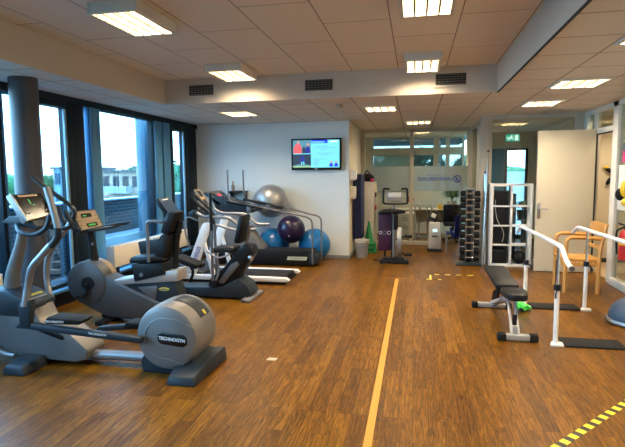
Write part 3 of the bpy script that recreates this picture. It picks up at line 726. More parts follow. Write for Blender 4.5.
# flywheel housing
cx, cz = -1.93, .315
prof = [(.0, -.005), (.22, -.005), (.252, .012), (.265, .04), (.27, .10), (.272, .22), (.27, .33), (.262, .40), (.24, .435), (.20, .45), (0, .45)]
MB().lathe([(r, h) for r, h in prof], (cx, 3.55, cz), 'y', 64).build('flywheel_housing', 'silver_plastic', e)
MB().lathe([(.262, 0), (.277, .02), (.279, .09), (.275, .16), (.262, .17)], (cx, 3.66, cz), 'y', 64)
ring = MB().prism([(cx + math.cos(a) * .276, cz + math.sin(a) * .276) for a in [math.radians(30 + k * 5) for k in range(13)]] + [(cx + math.cos(a) * .24, cz + math.sin(a) * .24) for a in [math.radians(90 - k * 5) for k in range(13)]], 3.70, 3.88, 'xz', .004)
ring.build('top_cover', 'slate_plastic', e)
MB().obox((cx + .225, 3.79, cz + .165), (.045, .03, .006), (0, .9, 0), .002).build('yellow_badge', 'print_yellow', e)
# raised swoosh line on the near face
pts = [(cx + math.cos(math.radians(a)) * .165 - .01, 3.543, cz + math.sin(math.radians(a)) * .165) for a in range(80, 290, 15)]
MB().tube([(cx + .235, 3.552, cz + .10), (cx + .10, 3.543, cz + .155)] + pts + [(cx + .15, 3.545, cz - .20)], .0035, 6, 2).build('trim_line', 'silver_bright', e)
MB().prism([(cx + .02 + x, cz + .0 + z) for x, z in [(-.085, -.02), (-.06, -.045), (.13, -.06), (.165, -.04), (.165, .01), (.14, .035), (-.05, .05), (-.085, .03)]], 3.538, 3.55, 'xz', .004).build('logo_plate', 'screen_dark', e)
text('lettering', 'TECHNOGYM', .036, 'print_white', e, (cx + .06, 3.536, cz - .002), (1, 0, -.07), (0, 0, 1), bold=.0015)
MB().prism([(-2.17, .0), (-1.64, .0), (-1.64, .10), (-1.75, .14), (-2.15, .16), (-2.19, .10)], 3.60, 3.96, 'xz', .012).build('pedestal', 'slate_plastic', e)
MB().hexa([(-1.86, 3.39, 0), (-1.62, 3.39, 0), (-1.60, 4.0, 0), (-1.90, 4.0, 0), (-1.84, 3.41, .065), (-1.64, 3.41, .065), (-1.61, 3.60, .12), (-1.88, 3.60, .10)], .012).hexa([(-1.88, 3.6, 0), (-1.61, 3.6, 0), (-1.60, 4.02, 0), (-1.9, 4.02, 0), (-1.88, 3.6, .10), (-1.61, 3.6, .12), (-1.61, 4.0, .12), (-1.88, 4.0, .10)], .012).build('rear_foot', 'slate_plastic', e)

# ================================================================== RECUMBENT BIKE (tan console)
b = thing('recumbent_bike', 'recumbent exercise bike with tan console and black seat, behind the elliptical', 'exercise bike', (-2.9, 4.92, 0))
c0 = (-3.53, 4.78, .435)
MB().lathe([(0, 0), (.215, 0), (.236, .012), (.242, .05), (.242, .22), (.23, .26), (0, .26)], c0, 'y', 56).build('crank_housing', 'gun_plastic', b)
MB().lathe([(.235, 0), (.247, .01), (.247, .09), (.235, .10)], (-3.53, 4.93, .435), 'y', 56).build('housing_rim', 'console_tan', b)
MB().lathe([(0, 0), (.072, 0), (.075, .01), (.075, .02), (0, .02)], (-3.50, 4.765, .435), 'y', 32).build('crank_disc', 'black_plastic', b)
for y, d in ((4.75, -1), (5.07, 1)):
    MB().tube([(-3.50, y, .435), (-3.50 - .0 * d, y - .0, .435 + .13 * d)], [.018, .014], 10, 1).build('crank_arm', 'black_plastic', b)
    MB().box(-3.60, -3.50, y - .06 if y < 4.9 else y, y if y < 4.9 else y + .06, .435 + .13 * d - .02, .435 + .13 * d + .02, .008).build('pedal', 'black_rubber', b)
MB().prism([(-3.60, .19), (-3.44, .58), (-3.34, .54), (-2.68, .25), (-2.45, .25), (-2.42, .10), (-2.50, .06), (-3.30, .06)], 4.80, 5.04, 'xz', .022).build('body_shell', 'gun_plastic', b)
MB().prism([(-3.10, .45), (-2.50, .50), (-2.44, .30), (-2.52, .24), (-2.70, .24)], 4.83, 5.01, 'xz', .012).build('upper_shell', 'slate_plastic', b)
MB().prism([(-2.93, .405), (-2.70, .43), (-2.72, .28), (-2.78, .28)], 4.822, 4.83, 'xz', .003).build('side_panel', 'gun_metal', b)
MB().prism([(-2.62 + math.cos(k * PI / 8) * .06, .395 + math.sin(k * PI / 8) * .018) for k in range(16)], 4.823, 4.83, 'xz').build('badge', 'print_yellow', b)
MB().prism([(-2.62 + math.cos(k * PI / 8) * .045, .395 + math.sin(k * PI / 8) * .009) for k in range(16)], 4.820, 4.823, 'xz').build('badge_center', 'gun_metal', b)
MB().hexa([(-3.22, 4.81, .42), (-2.45, 4.81, .49), (-2.45, 5.03, .49), (-3.22, 5.03, .42), (-3.22, 4.81, .475), (-2.45, 4.81, .615), (-2.45, 5.03, .615), (-3.22, 5.03, .475)], .008).build('seat_rail', 'bench_silver', b)
MB().prism([(-2.95, .47), (-2.98, .66), (-2.62, .69), (-2.58, .56)], 4.79, 5.05, 'xz', .015).build('seat_carriage', 'black_plastic', b)
MB().cyl((-2.86, 4.78, .55), (-2.86, 4.80, .55), .022).build('carriage_knob', 'steel', b)
MB().hexa([(-3.00, 4.76, .67), (-2.58, 4.76, .70), (-2.58, 5.10, .70), (-3.00, 5.10, .67), (-2.98, 4.77, .745), (-2.60, 4.77, .765), (-2.60, 5.09, .765), (-2.98, 5.09, .745)], .035).build('seat_cushion', 'black_vinyl', b)
MB().hexa([(-2.70, 4.77, .74), (-2.57, 4.77, .74), (-2.57, 5.11, .74), (-2.70, 5.11, .74), (-2.64, 4.80, .99), (-2.53, 4.80, .99), (-2.53, 5.08, .99), (-2.64, 5.08, .99)], .035).build('backrest', 'black_vinyl', b)
MB().hexa([(-2.64, 4.80, .995), (-2.52, 4.80, .995), (-2.52, 5.08, .995), (-2.64, 5.08, .995), (-2.57, 4.82, 1.225), (-2.45, 4.82, 1.225), (-2.45, 5.06, 1.225), (-2.57, 5.06, 1.225)], .035).build('headrest', 'black_vinyl', b)
MB().tube([(-2.54, 4.94, .58), (-2.51, 4.94, .9), (-2.46, 4.94, 1.12)], .03, 12, 4).build('backrest_post', 'black_plastic', b)
MB().prism([(-3.05, .70), (-3.08, .86), (-2.72, .92), (-2.66, .74)], 5.10, 5.16, 'xz', .02).build('side_tray', 'slate_plastic', b)
for y in (4.74, 5.14):
    MB().tube([(-2.74, y, .70), (-2.74, y, .95), (-2.74, y, 1.10), (-2.70, y, 1.13), (-2.56, y, 1.125)], .017, 12, 5).build('seat_handle', 'gun_metal', b)
MB().tube([(-3.50, 4.92, .62), (-3.52, 4.92, .85), (-3.55, 4.92, 1.05)], [.06, .05, .045], 14, 4, flat=.7).build('console_post', 'black_plastic', b)
MB().lathe([(0, 0), (.018, 0), (.018, .006), (0, .006)], (-3.485, 4.865, .86), 'y', 16).build('post_badge', 'gun_metal', b)
bc, bp_, bat = console(b, ((-3.62, 1.235), (-3.52, 1.01), 4.73), ((-3.57, 1.235), (-3.46, 1.03), 5.07), .05, 'slate_plastic', 'console_tan', -.06, inset=.06)
bp_(.28, .70, .62, .80, 'screen_dark', 'display', .005); bp_(.33, .48, .66, .73, 'led_green', 'green_digits', .007)
bp_(.34, .76, .14, .32, 'screen_dark', 'display', .005); bp_(.40, .68, .18, .27, 'led_green', 'green_digits', .007)
for k in range(3):
    bp_(.10, .14, .25 + k * .2, .29 + k * .2, 'slate_plastic', 'button', .006); bp_(.85, .89, .25 + k * .2, .29 + k * .2, 'slate_plastic', 'button', .006)
MB().box(-3.50, -3.42, 4.80, 5.30, 1.0, 1.03, .01).build('tray', 'slate_plastic', b)
MB().tube([(-3.72, 4.66, 1.29), (-3.70, 4.66, 1.19), (-3.63, 4.68, 1.08), (-3.52, 4.74, 1.03)], .022, 12, 6).build('console_handle', 'slate_plastic', b)
MB().tube([(-3.52, 5.08, 1.02), (-3.46, 5.20, 1.03), (-3.38, 5.26, 1.045), (-3.28, 5.28, 1.06)], .020, 12, 6).build('console_handle', 'slate_plastic', b)
MB().box(-3.36, -3.26, 4.66, 5.20, 0, .05, .012).box(-2.38, -2.26, 4.66, 5.20, 0, .05, .012).box(-3.4, -2.2, 4.85, 5.0, .04, .09).build('base_feet', 'black_plastic', b)

# ================================================================== RECUMBENT CROSS TRAINER (third machine)
r = thing('recumbent_stepper', 'black recumbent stepper with padded seat and tall swing handle, between bike and treadmills', 'recumbent stepper', (-2.6, 6.15, 0))
MB().prism([(-3.35, .02), (-2.08, .02), (-2.04, .08), (-2.10, .20), (-2.22, .28), (-2.45, .16), (-3.30, .13)], 6.0, 6.32, 'xz', .02).build('base_shell', 'slate_plastic', r)
MB().prism([(-2.66, .12), (-2.34, .12), (-2.02, .60), (-2.04, .70), (-2.14, .72), (-2.22, .66), (-2.42, .42), (-2.62, .26)], 6.03, 6.28, 'xz', .025).build('seat_column', 'black_plastic', r)
MB().prism([(-2.50, .22), (-2.43, .20), (-2.20, .46), (-2.24, .50), (-2.32, .46)], 6.015, 6.04, 'xz', .006).build('column_inlay', 'gun_metal', r)
MB().cyl((-2.10, 6.0, .02), (-2.10, 5.86, .02), .02).cyl((-2.08, 5.98, .035), (-2.0, 5.98, .035), .018).box(-2.14, -2.02, 5.86, 6.44, 0, .04, .008).build('rear_feet', 'silver_bright', r)
MB().cyl((-2.06, 6.0, .56), (-2.02, 5.98, .55), .028).build('adjust_knob', 'steel', r)
MB().hexa([(-2.60, 5.98, .60), (-2.26, 5.98, .62), (-2.26, 6.32, .62), (-2.60, 6.32, .60), (-2.58, 6.0, .67), (-2.28, 6.0, .69), (-2.28, 6.30, .69), (-2.58, 6.30, .67)], .03).build('seat_cushion', 'black_vinyl', r)
MB().hexa([(-2.28, 6.0, .74), (-2.20, 6.0, .72), (-2.20, 6.30, .72), (-2.28, 6.30, .74), (-2.20, 6.03, 1.10), (-2.11, 6.03, 1.10), (-2.11, 6.27, 1.10), (-2.20, 6.27, 1.10)], .03).build('backrest', 'black_vinyl', r)
MB().tube([(-2.40, 6.15, .58), (-2.22, 6.15, .58), (-2.15, 6.15, .70), (-2.10, 6.15, .95)], .022, 12, 5).build('backrest_frame', 'gun_metal', r)
MB().tube([(-2.62, 5.96, .63), (-2.45, 5.92, .56), (-2.30, 5.94, .60)], .012, 8, 4).tube([(-2.50, 6.0, .56), (-2.48, 6.0, .38), (-2.52, 6.0, .25)], .014, 8, 4).build('seat_lever', 'silver_bright', r)
MB().tube([(-2.555, 5.97, 1.38), (-2.555, 5.97, 1.12), (-2.55, 5.97, .9)], .021, 12, 3).build('hand_grip', 'black_plastic', r)
MB().tube([(-2.55, 5.97, .92), (-2.55, 5.97, .5), (-2.56, 5.99, .2)], .018, 12, 3).build('swing_arm', 'gun_metal', r)
MB().tube([(-2.97, 6.33, 1.32), (-2.87, 6.33, 1.20), (-2.73, 6.33, 1.10), (-2.66, 6.33, .95)], .021, 12, 6).build('hand_grip', 'black_plastic', r)
MB().tube([(-2.66, 6.33, .97), (-2.65, 6.33, .5), (-2.64, 6.31, .2)], .018, 12, 3).build('swing_arm', 'gun_metal', r)
MB().cyl((-2.56, 5.97, .20), (-2.56, 6.10, .20), .05).build('arm_pivot', 'black_plastic', r)
MB().prism([(-3.36, .12), (-3.20, .12), (-3.18, .45), (-3.22, .85), (-3.30, .85), (-3.36, .5)], 6.06, 6.26, 'xz', .03).build('front_housing', 'slate_plastic', r)
MB().tube([(-3.26, 6.16, .8), (-3.27, 6.16, 1.0), (-3.28, 6.16, 1.16)], .04, 12, 3).build('console_post', 'black_plastic', r)
rc, rp, rat = console(r, ((-3.30, 1.31), (-3.13, 1.08), 6.0), ((-3.33, 1.32), (-3.16, 1.10), 6.36), .05, 'black_plastic', 'lcd_blue', -.05)
MB().sphere((-3.14, 6.28, 1.0), .045, (1, .8, .7), 16).build('side_knob', 'black_plastic', r); MB().sphere((-3.17, 6.28, .84), .045, (1.3, .8, .6), 16).build('side_knob', 'black_plastic', r)
rp(.25, .75, .84, .89, 'print_white', 'name_strip', .004)
for y, dx, dz in ((5.96, 0, 0), (6.34, -.10, -.06)):
    MB().hexa([(-3.10 + dx, y - .06, .52 + dz), (-2.76 + dx, y - .06, .40 + dz), (-2.76 + dx, y + .06, .40 + dz), (-3.10 + dx, y + .06, .52 + dz), (-3.08 + dx, y - .07, .58 + dz), (-2.73 + dx, y - .07, .46 + dz), (-2.73 + dx, y + .07, .46 + dz), (-3.08 + dx, y + .07, .58 + dz)], .012).build('pedal', 'black_rubber', r)
    MB().tube([(-3.05 + dx, y, .54 + dz), (-3.0, y, .3), (-3.05, y, .12)], .02, 10, 3).build('pedal_arm', 'black_plastic', r)

# ================================================================== TREADMILL 1 (white legs)
t = thing('treadmill', 'white legged treadmill with tan console, standing in front of the black one', 'treadmill', (-2.5, 7.3, 0))
for y in (6.92, 7.60):
    MB().prism([(-3.75, .045), (-1.80, .045), (-1.775, .07), (-1.83, .108), (-3.75, .118)], y, y + .085, 'xz', .008).build('side_rail', 'white_coat', t)
MB().box(-3.72, -1.87, 7.01, 7.60, .05, .10, .008).build('running_belt', 'treadbelt', t)
MB().box(-3.6, -1.85, 6.95, 7.66, .0, .045).build('undercarriage', 'black_plastic', t)
MB().prism([(-3.80, .03), (-3.20, .06), (-3.14, .13), (-3.34, .22), (-3.74, .22)], 6.98, 7.63, 'xz', .03).build('motor_cover', 'slate_plastic', t)
for y, m_ in ((6.93, 0), (7.64, 0)):
    MB().hexa([(-3.42, y, .12), (-3.24, y, .12), (-3.24, y + .05, .12), (-3.42, y + .05, .12), (-3.10, y, .90), (-2.96, y, .90), (-2.96, y + .05, .90), (-3.10, y + .05, .90)], .01).build('upright', 'white_coat', t)
    MB().prism([(-2.99, .12), (-2.92, .12), (-3.07, .62), (-3.12, .62)], y + .005, y + .045, 'xz', .008).build('upright', 'white_coat', t)
    MB().tube([(-3.20, y + .02, 1.05), (-3.07, y + .02, .99), (-2.72, y + .02, .98), (-2.62, y + .02, .93), (-2.48, y + .02, .82), (-2.28, y + .02, .815)], .024, 12, 3).build('handrail', 'silver_bright', t)
    MB().tube([(-3.05, y + .03, .95), (-2.91, y + .03, .88), (-2.70, y + .03, .82), (-2.54, y + .03, .79), (-2.35, y + .03, .80)], .02, 12, 3).build('lower_rail', 'silver_bright', t)
MB().tube([(-3.18, 6.95, .93), (-3.34, 6.95, .98), (-3.40, 6.95, .90), (-3.38, 6.95, .70), (-3.32, 6.95, .52)], .014, 10, 6).build('hoop', 'gun_metal', t)
text('lettering', 'Genius', .13, 'print_purple', t, (-3.235, 6.925, .38), (.38, 0, 1), (-1, 0, .38), ext=.002, stretch=1.0)
MB().obox((-3.30, 7.3, 1.02), (.12, .60, .10), (0, -.5, 0), .02).build('console_support', 'slate_plastic', t)
tc_, tp_, tat = console(t, ((-3.27, 1.40), (-3.08, 1.13), 7.05), ((-3.27, 1.40), (-3.08, 1.13), 7.22), .03, 'console_tan', 'console_tan', -.02)
tp_(.2, .8, .55, .9, 'screen_dark', 'display', .004); tp_(.2, .8, .1, .4, 'slate_plastic', 'keypad', .004)
MB().tube([(-3.30, 6.98, 1.34), (-3.20, 6.98, 1.28), (-3.02, 6.98, 1.12), (-2.92, 6.98, .98)], .022, 12, 5).build('hand_grip', 'black_plastic', t)

# ================================================================== TREADMILL 2 (black, long rails)
t = thing('treadmill', 'black treadmill with long steel handrails and red lit console, by the exercise balls', 'treadmill', (-2.6, 8.7, 0))
MB().prism([(-3.70, .02), (-1.76, .02), (-1.73, .06), (-1.73, .26), (-1.78, .285), (-3.70, .285)], 8.42, 8.77, 'xz', .015).build('base_shell', 'black_plastic', t)
MB().box(-3.6, -1.74, 8.46, 8.74, .285, .292).build('running_belt', 'treadbelt', t)
MB().prism([(-1.80, .05), (-1.66, .05), (-1.66, .20), (-1.80, .24)], 8.415, 8.79, 'xz', .01).build('end_cap', 'slate_plastic', t)
MB().prism([(-2.18 + x, .145 + z) for x, z in [(-.02, -.03), (.33, -.03), (.35, .03), (0, .03)]], 8.412, 8.42, 'xz').build('logo_plate', 'print_cream', t)
text('lettering', 'TECHNOGYM', .042, 'gun_metal', t, (-2.01, 8.410, .145), (1, 0, 0), (0, 0, 1), stretch=1.05)
MB().hexa([(-3.62, 8.46, .28), (-2.62, 8.46, .28), (-2.62, 8.80, .28), (-3.62, 8.80, .28), (-3.52, 8.46, .98), (-3.18, 8.46, .98), (-3.18, 8.80, .98), (-3.52, 8.80, .98)], .03).build('front_housing', 'silver_plastic', t)
MB().prism([(-3.60, 1.20), (-3.42, 1.24), (-2.90, 1.06), (-2.78, .96), (-2.92, .92), (-3.50, .96)], 8.44, 8.82, 'xz', .02).build('console_arm', 'slate_plastic', t)
tc_, tp_, tat = console(t, ((-3.70, 1.31), (-3.40, 1.10), 8.44), ((-3.60, 1.33), (-3.32, 1.12), 8.92), .05, 'slate_plastic', 'vent_grey', -.06)
tp_(.40, .62, .45, .70, 'led_red', 'red_digits', .005); tp_(.1, .34, .3, .8, 'screen_dark', 'display', .004); tp_(.68, .92, .3, .8, 'screen_dark', 'display', .004)
for y, yb in ((8.40, 8.40), (8.77, 8.77)):
    MB().tube([(-3.26, y, 1.70), (-3.255, y, 1.4), (-3.24, y, 1.20), (-3.15, y, 1.13), (-2.65, y, 1.04), (-1.96, y, .90), (-1.82, y, .865), (-1.745, y, .80), (-1.735, y, .6), (-1.735, y, .05)] if y < 8.5 else
              [(-3.10, y, 1.70), (-3.095, y, 1.4), (-3.08, y, 1.20), (-3.0, y, 1.13), (-2.5, y, 1.06), (-1.86, y, .90), (-1.72, y, .865), (-1.655, y, .80), (-1.645, y, .6), (-1.645, y, .05)], .015, 10, 5).build('handrail', 'gun_metal', t)
MB().tube([(-3.30, 8.405, 1.14), (-3.0, 8.405, 1.09), (-2.62, 8.405, 1.02)], .026, 12, 3).tube([(-3.10, 8.765, 1.16), (-2.7, 8.765, 1.085), (-2.35, 8.765, 1.01)], .026, 12, 3).build('rail_sleeve', 'black_plastic', t)
MB().box(-2.92, -2.84, 8.40, 8.44, .94, 1.08, .006).build('rail_bracket', 'gun_metal', t)
MB().box(-2.66, -2.58, 8.74, 8.76, .95, 1.07, .006).build('rail_bracket', 'gun_metal', t)

# ================================================================== RADIATORS
def radiator(label, y0, y1):
    t = thing('radiator', label, 'radiator', (-4.07, (y0 + y1) / 2, 0), 'low radiators along the windows')
    MB().box(-4.13, -4.02, y0, y1, .35, .64, .008).build('casing', 'radiator_tan', t)
    MB().box(-4.135, -4.015, y0 - .012, y0, .345, .645, .004).build('end_cap', 'offwhite', t)
    MB().box(-4.135, -4.015, y1, y1 + .012, .345, .645, .004).build('end_cap', 'offwhite', t)
    g = MB()
    n = int((y1 - y0) / .05)
    for k in range(n): g.box(-4.11, -4.04, y0 + .02 + k * .05, y0 + .025 + k * .05, .64, .646)
    g.box(-4.112, -4.105, y0 + .02, y1 - .02, .64, .645).box(-4.045, -4.038, y0 + .02, y1 - .02, .64, .645)
    g.build('top_grille', 'offwhite', t)
    for k in (0, 1, 2):
        y = y0 + .15 + (y1 - y0 - .3) * k / 2
        MB().box(-4.09, -4.06, y - .02, y + .02, 0, .36, .003).box(-4.14, -4.01, y - .03, y + .03, 0, .02, .003).build('foot', 'black_plastic', t)
radiator('low tan radiator beside the seat of the recumbent bike', 6.08, 8.3)
radiator('low tan radiator before the windows, at the picture edge by the elliptical', 2.2, 4.17)

# ================================================================== BACK AREA
t = thing('exercise_mats', 'navy exercise mats hanging beside the white wall corner', 'exercise mats', (-1.1, 10.0, .3))
for k in range(3):
    MB().box(-1.20 + k * .055, -1.15 + k * .055, 9.80, 10.42, .30 + k * .004, 1.60, .012).build('mat', 'navy_foam', t)
MB().box(-1.228, -1.03, 9.9, 9.93, 1.60, 1.62).box(-1.228, -1.03, 10.3, 10.33, 1.60, 1.62).build('hanger_bar', 'steel', t)
for lb, y0, z0, z1, w in (('upper white dispenser on the wall corner above the bin', 9.46, 1.49, 1.67, .13), ('lower slim white dispenser on the wall corner above the bin', 9.60, 1.12, 1.37, .10)):
    t = thing('wall_dispenser', lb, 'dispenser', (-1.17, y0 + .07, z0), 'white dispensers on the wall corner')
    MB().box(-1.228, -1.23 + w, y0, y0 + .16, z0 + .02, z1, .012).build('body', 'white_coat', t)
    MB().box(-1.22, -1.25 + w, y0 + .02, y0 + .14, z0, z0 + .03, .005).build('nozzle', 'offwhite', t)
t = thing('waste_bin', 'grey translucent waste bin with a white liner at the wall corner', 'waste bin', (-1.0, 9.58, 0))
MB().lathe([(.10, 0), (.105, .005), (.135, .33), (.128, .33), (.10, .02), (0, .02)], (-1.0, 9.58, 0), 'z', 32).build('body', 'bin_plastic', t)
MB().lathe([(.137, .29), (.142, .30), (.143, .345), (.136, .35), (.130, .34), (.128, .25), (0, .24)], (-1.0, 9.58, 0), 'z', 32).build('liner', 'offwhite', t)
t = thing('traffic_cone', 'tall green plastic cone behind the waste bin', 'cone', (-.93, 10.3, 0))
MB().lathe([(.14, .02), (.125, .05), (.02, .62), (.012, .64), (0, .64)], (-.93, 10.3, 0), 'z', 28).build('body', 'green_cone', t)
MB().lathe([(.13, .06), (.15, .07), (.15, .12), (.12, .14)], (-.93, 10.3, 0), 'z', 28).lathe([(.13, .14), (.145, .15), (.14, .19), (.11, .2)], (-.93, 10.3, 0), 'z', 28).build('stacked_skirt', 'green_cone', t)
MB().box(-1.09, -.77, 10.14, 10.46, 0, .03, .01).build('base', 'green_cone', t)
t = thing('cupboard', 'cream cupboard behind the navy mats with an opened door', 'cupboard', (-1.0, 10.95, 0))
MB().box(-1.20, -.86, 10.62, 11.30, 0, 1.44, .004).build('body', 'offwhite', t)
d_ = MB().box(-.86, -.80, 10.62, 10.65, .04, 1.42, .003).build('door', 'desk_top', t)
MB().box(-.82, -.80, 10.60, 10.62, .7, .8).build('handle', 'steel', d_)
for k, (z, m) in enumerate(((.85, 'red_paint'), (1.12, 'black_plastic'), (.62, 'steel'))):
    MB().box(-.835, -.80, 10.60, 10.62, z, z + .1, .006).build('hanging_item', m, d_)
t = thing('gym_bag', 'black bag lying on top of the cream cupboard', 'bag', (-1.0, 10.9, 1.44))
MB().sphere((-1.02, 10.9, 1.53), .13, (1.1, 1.3, .68), 20).build('body', 'black_rubber', t)
MB().tube([(-1.1, 10.8, 1.56), (-1.02, 10.8, 1.68), (-.93, 10.8, 1.56)], .012, 8, 5).build('strap', 'black_plastic', t)
t = thing('rolled_cloth', 'pink cloth next to the black bag on the cupboard', 'cloth', (-.88, 10.7, 1.44))
MB().sphere((-.90, 10.70, 1.475), .035, (1.2, 1, 1), 16).build('roll', 'magenta_paper', t)
# motion trainer
t = thing('motion_trainer', 'tall slim pedal trainer with black square handlebar and grey screen, at the floor line end', 'exercise machine', (-.36, 9.1, 0))
MB().prism([(-.62, 8.95), (-.10, 8.95), (-.12, 9.28), (-.60, 9.28)], 0, .06, 'xy', .015).prism([(-.56, 9.0), (-.18, 9.0), (-.2, 9.2), (-.54, 9.2)], .05, .10, 'xy', .01).build('base', 'black_plastic', t)
MB().tube([(-.37, 9.12, .08), (-.37, 9.12, .9), (-.355, 9.1, 1.08)], .026, 12, 2).build('post', 'silver_bright', t)
MB().tube([(-.45, 9.08, 1.335), (-.54, 9.08, 1.34), (-.56, 9.08, 1.31), (-.565, 9.08, 1.12), (-.54, 9.08, 1.075), (-.36, 9.08, 1.07), (-.17, 9.08, 1.075), (-.14, 9.08, 1.12), (-.145, 9.08, 1.31), (-.165, 9.08, 1.34), (-.25, 9.08, 1.335)], .019, 10, 4).build('handlebar', 'black_plastic', t)
MB().box(-.50, -.22, 9.03, 9.09, 1.11, 1.285, .02).build('screen_housing', 'silver_bright', t)
MB().box(-.47, -.25, 9.024, 9.03, 1.19, 1.26, .003).build('screen', 'offwhite', t)
MB().tube([(-.65, 9.1, .89), (-.55, 9.1, .92), (-.40, 9.1, .93), (-.27, 9.1, .93), (-.17, 9.1, .925)], [.025, .045, .055, .04, .025], 12, 4).build('arm_support', 'black_vinyl', t)
MB().prism([(9.10 + math.cos(a) * .20, .38 + math.sin(a) * .26) for a in [2 * PI * k / 32 for k in range(32)]], -.31, -.23, 'yz', .01).build('drive_housing', 'silver_bright', t)
MB().tube([(-.40, 9.02, .95), (-.41, 9.0, .5), (-.41, 9.02, .1)], .014, 8, 3).build('cable', 'black_plastic', t)
for sx in (-1, 1):
    MB().tube([(-.27, 9.1, .38 + .1 * sx), (-.20, 9.1, .47 if sx > 0 else .16), (-.12, 9.1, .48 if sx > 0 else .15)], .012, 8, 3).box(-.18, -.05, 9.03, 9.17, (.46 if sx > 0 else .13), (.50 if sx > 0 else .17), .008).build('pedal', 'black_rubber', t)
MB().box(-.38, -.30, 9.05, 9.15, .60, .88, .01).build('control_box', 'black_plastic', t)
t = thing('banner_board', 'purple board with a white ring pattern leaning beside the pedal trainer', 'board', (-.53, 9.18, .1))
MB().prism([(-.665, .20), (-.43, .20), (-.41, .89), (-.66, .87)], 9.22, 9.26, 'xz', .004).build('panel', 'purple_board', t)
for k, (x, m, w) in enumerate(((-.622, 'print_white', .030), (-.55, 'facade_ring', .040), (-.467, 'offwhite', .036))):
    MB().lathe([(w, -.002), (w, .002), (w * .68, .002), (w * .68, -.002), (w, -.002)], (x, 9.217, .53), 'y', 20).build('ring_mark', m, t)
MB().box(-.60, -.47, 9.23, 9.36, 0, .03, .004).box(-.56, -.52, 9.24, 9.28, .02, .22).build('stand', 'black_plastic', t)
MB().tube([(-.66, 9.35, .012), (-.75, 9.3, .012), (-.70, 9.2, .012), (-.55, 9.3, .012)], .006, 6, 6).build('loose_cable', 'black_plastic', t)
# measuring device
t = thing('measuring_device', 'light grey standing device with a small lit screen by the glass partition', 'device', (.40, 10.65, 0))
MB().prism([(.27, .06), (.53, .06), (.51, .60), (.29, .60)], 10.52, 10.76, 'xz', .012).build('cabinet', 'offwhite', t)
MB().box(.255, .545, 10.50, 10.80, 0, .06, .01).build('plinth', 'slate_plastic', t)
MB().box(.355, .45, 10.512, 10.52, .41, .47, .003).build('screen', 'lcd_white', t)
MB().box(.335, .465, 10.512, 10.52, .31, .335, .003).build('printer_slot', 'slate_plastic', t)
t = thing('tilted_display', 'small tilted black and white display on top of the grey device', 'display', (.38, 10.6, .60))
MB().obox((.375, 10.6, .735), (.17, .03, .20), (-.35, .38, 0), .008).build('frame', 'black_plastic', t)
MB().obox((.378, 10.582, .742), (.10, .012, .09), (-.35, .38, 0), .004).build('picture', 'offwhite', t)
MB().tube([(.40, 10.62, .60), (.40, 10.62, .66)], .02, 8, 1).build('stem', 'black_plastic', t)
# blue chair (this side)
t = thing('side_chair', 'blue plastic side chair with steel legs beside the dumbbell tower', 'chair', (.76, 10.2, 0))
MB().hexa([(.60, 10.0, .42), (.90, 10.0, .42), (.90, 10.4, .42), (.60, 10.4, .42), (.60, 10.0, .45), (.90, 10.0, .45), (.90, 10.4, .45), (.60, 10.4, .45)], .012).build('seat', 'navy_plastic', t)
MB().hexa([(.745, 9.93, .36), (.875, 10.06, .36), (.865, 10.08, .36), (.735, 9.95, .36), (.76, 9.92, .80), (.885, 10.05, .80), (.875, 10.07, .80), (.75, 9.94, .80)], .008).build('backrest', 'navy_plastic', t)
MB().hexa([(.655, 9.97, .56), (.685, 9.97, .56), (.685, 9.99, .56), (.655, 9.99, .56), (.70, 9.95, .36), (.76, 9.95, .36), (.76, 9.97, .36), (.70, 9.97, .36)], .005).build('armrest', 'navy_plastic', t)
for x, y in ((.62, 10.02), (.88, 10.02), (.62, 10.38), (.88, 10.38)):
    MB().tube([(x, y, .42), (x + (-.02 if x < .7 else .02), y + (-.02 if y < 10.2 else .02), 0)], .012, 10, 1).build('leg', 'chrome', t)
# steel walking frame in the office
t = thing('walking_frame', 'tall looped steel frame standing behind the office glass', 'frame', (.15, 11.9, 0))
for x in (0.0, .28):
    MB().tube([(x, 12.0, 0), (x, 12.0, .8), (x + .02, 12.0, .9), (x + .08, 12.0, .9), (x + .10, 12.0, .8), (x + .10, 12.3, 0)], .015, 10, 5).build('loop', 'steel', t)
MB().tube([(0, 12.0, .12), (.38, 12.0, .12)], .02, 8, 1).build('cross_bar', 'window_edge', t)
# office furniture
t = thing('desk', 'light office desk behind the glass partition', 'desk', (.6, 12.95, 0))
MB().box(-.6, 1.15, 12.6, 13.3, .70, .73, .006).build('top', 'desk_top', t)
for x in (-.55, 1.1): MB().box(x - .03, x + .03, 12.65, 13.25, 0, .70, .004).build('leg', 'steel', t)
MB().box(-.5, 1.05, 13.2, 13.22, .35, .70).build('modesty_panel', 'desk_top', t)
t = thing('drawer_cabinet', 'white drawer cabinet under the office desk behind the pedal trainer', 'cabinet', (-.28, 12.5, 0))
MB().box(-.56, .02, 12.35, 12.75, .02, .66, .006).build('body', 'white_coat', t)
for k in range(3):
    q = MB().box(-.55, .01, 12.335, 12.35, .04 + k * .205, .235 + k * .205, .004).build('drawer', 'offwhite', t)
    MB().box(-.34, -.20, 12.325, 12.335, .13 + k * .205, .145 + k * .205).build('handle', 'steel', q)
t = thing('office_chair', 'black high backed office chair at the office desk', 'office chair', (.88, 12.2, 0))
MB().box(.66, 1.08, 12.30, 12.38, .45, .87, .03).build('backrest', 'black_vinyl', t)
MB().box(.66, 1.08, 11.95, 12.35, .38, .46, .03).build('seat', 'black_vinyl', t)
MB().cyl((.87, 12.15, .08), (.87, 12.15, .38), .03).build('gas_lift', 'black_plastic', t)
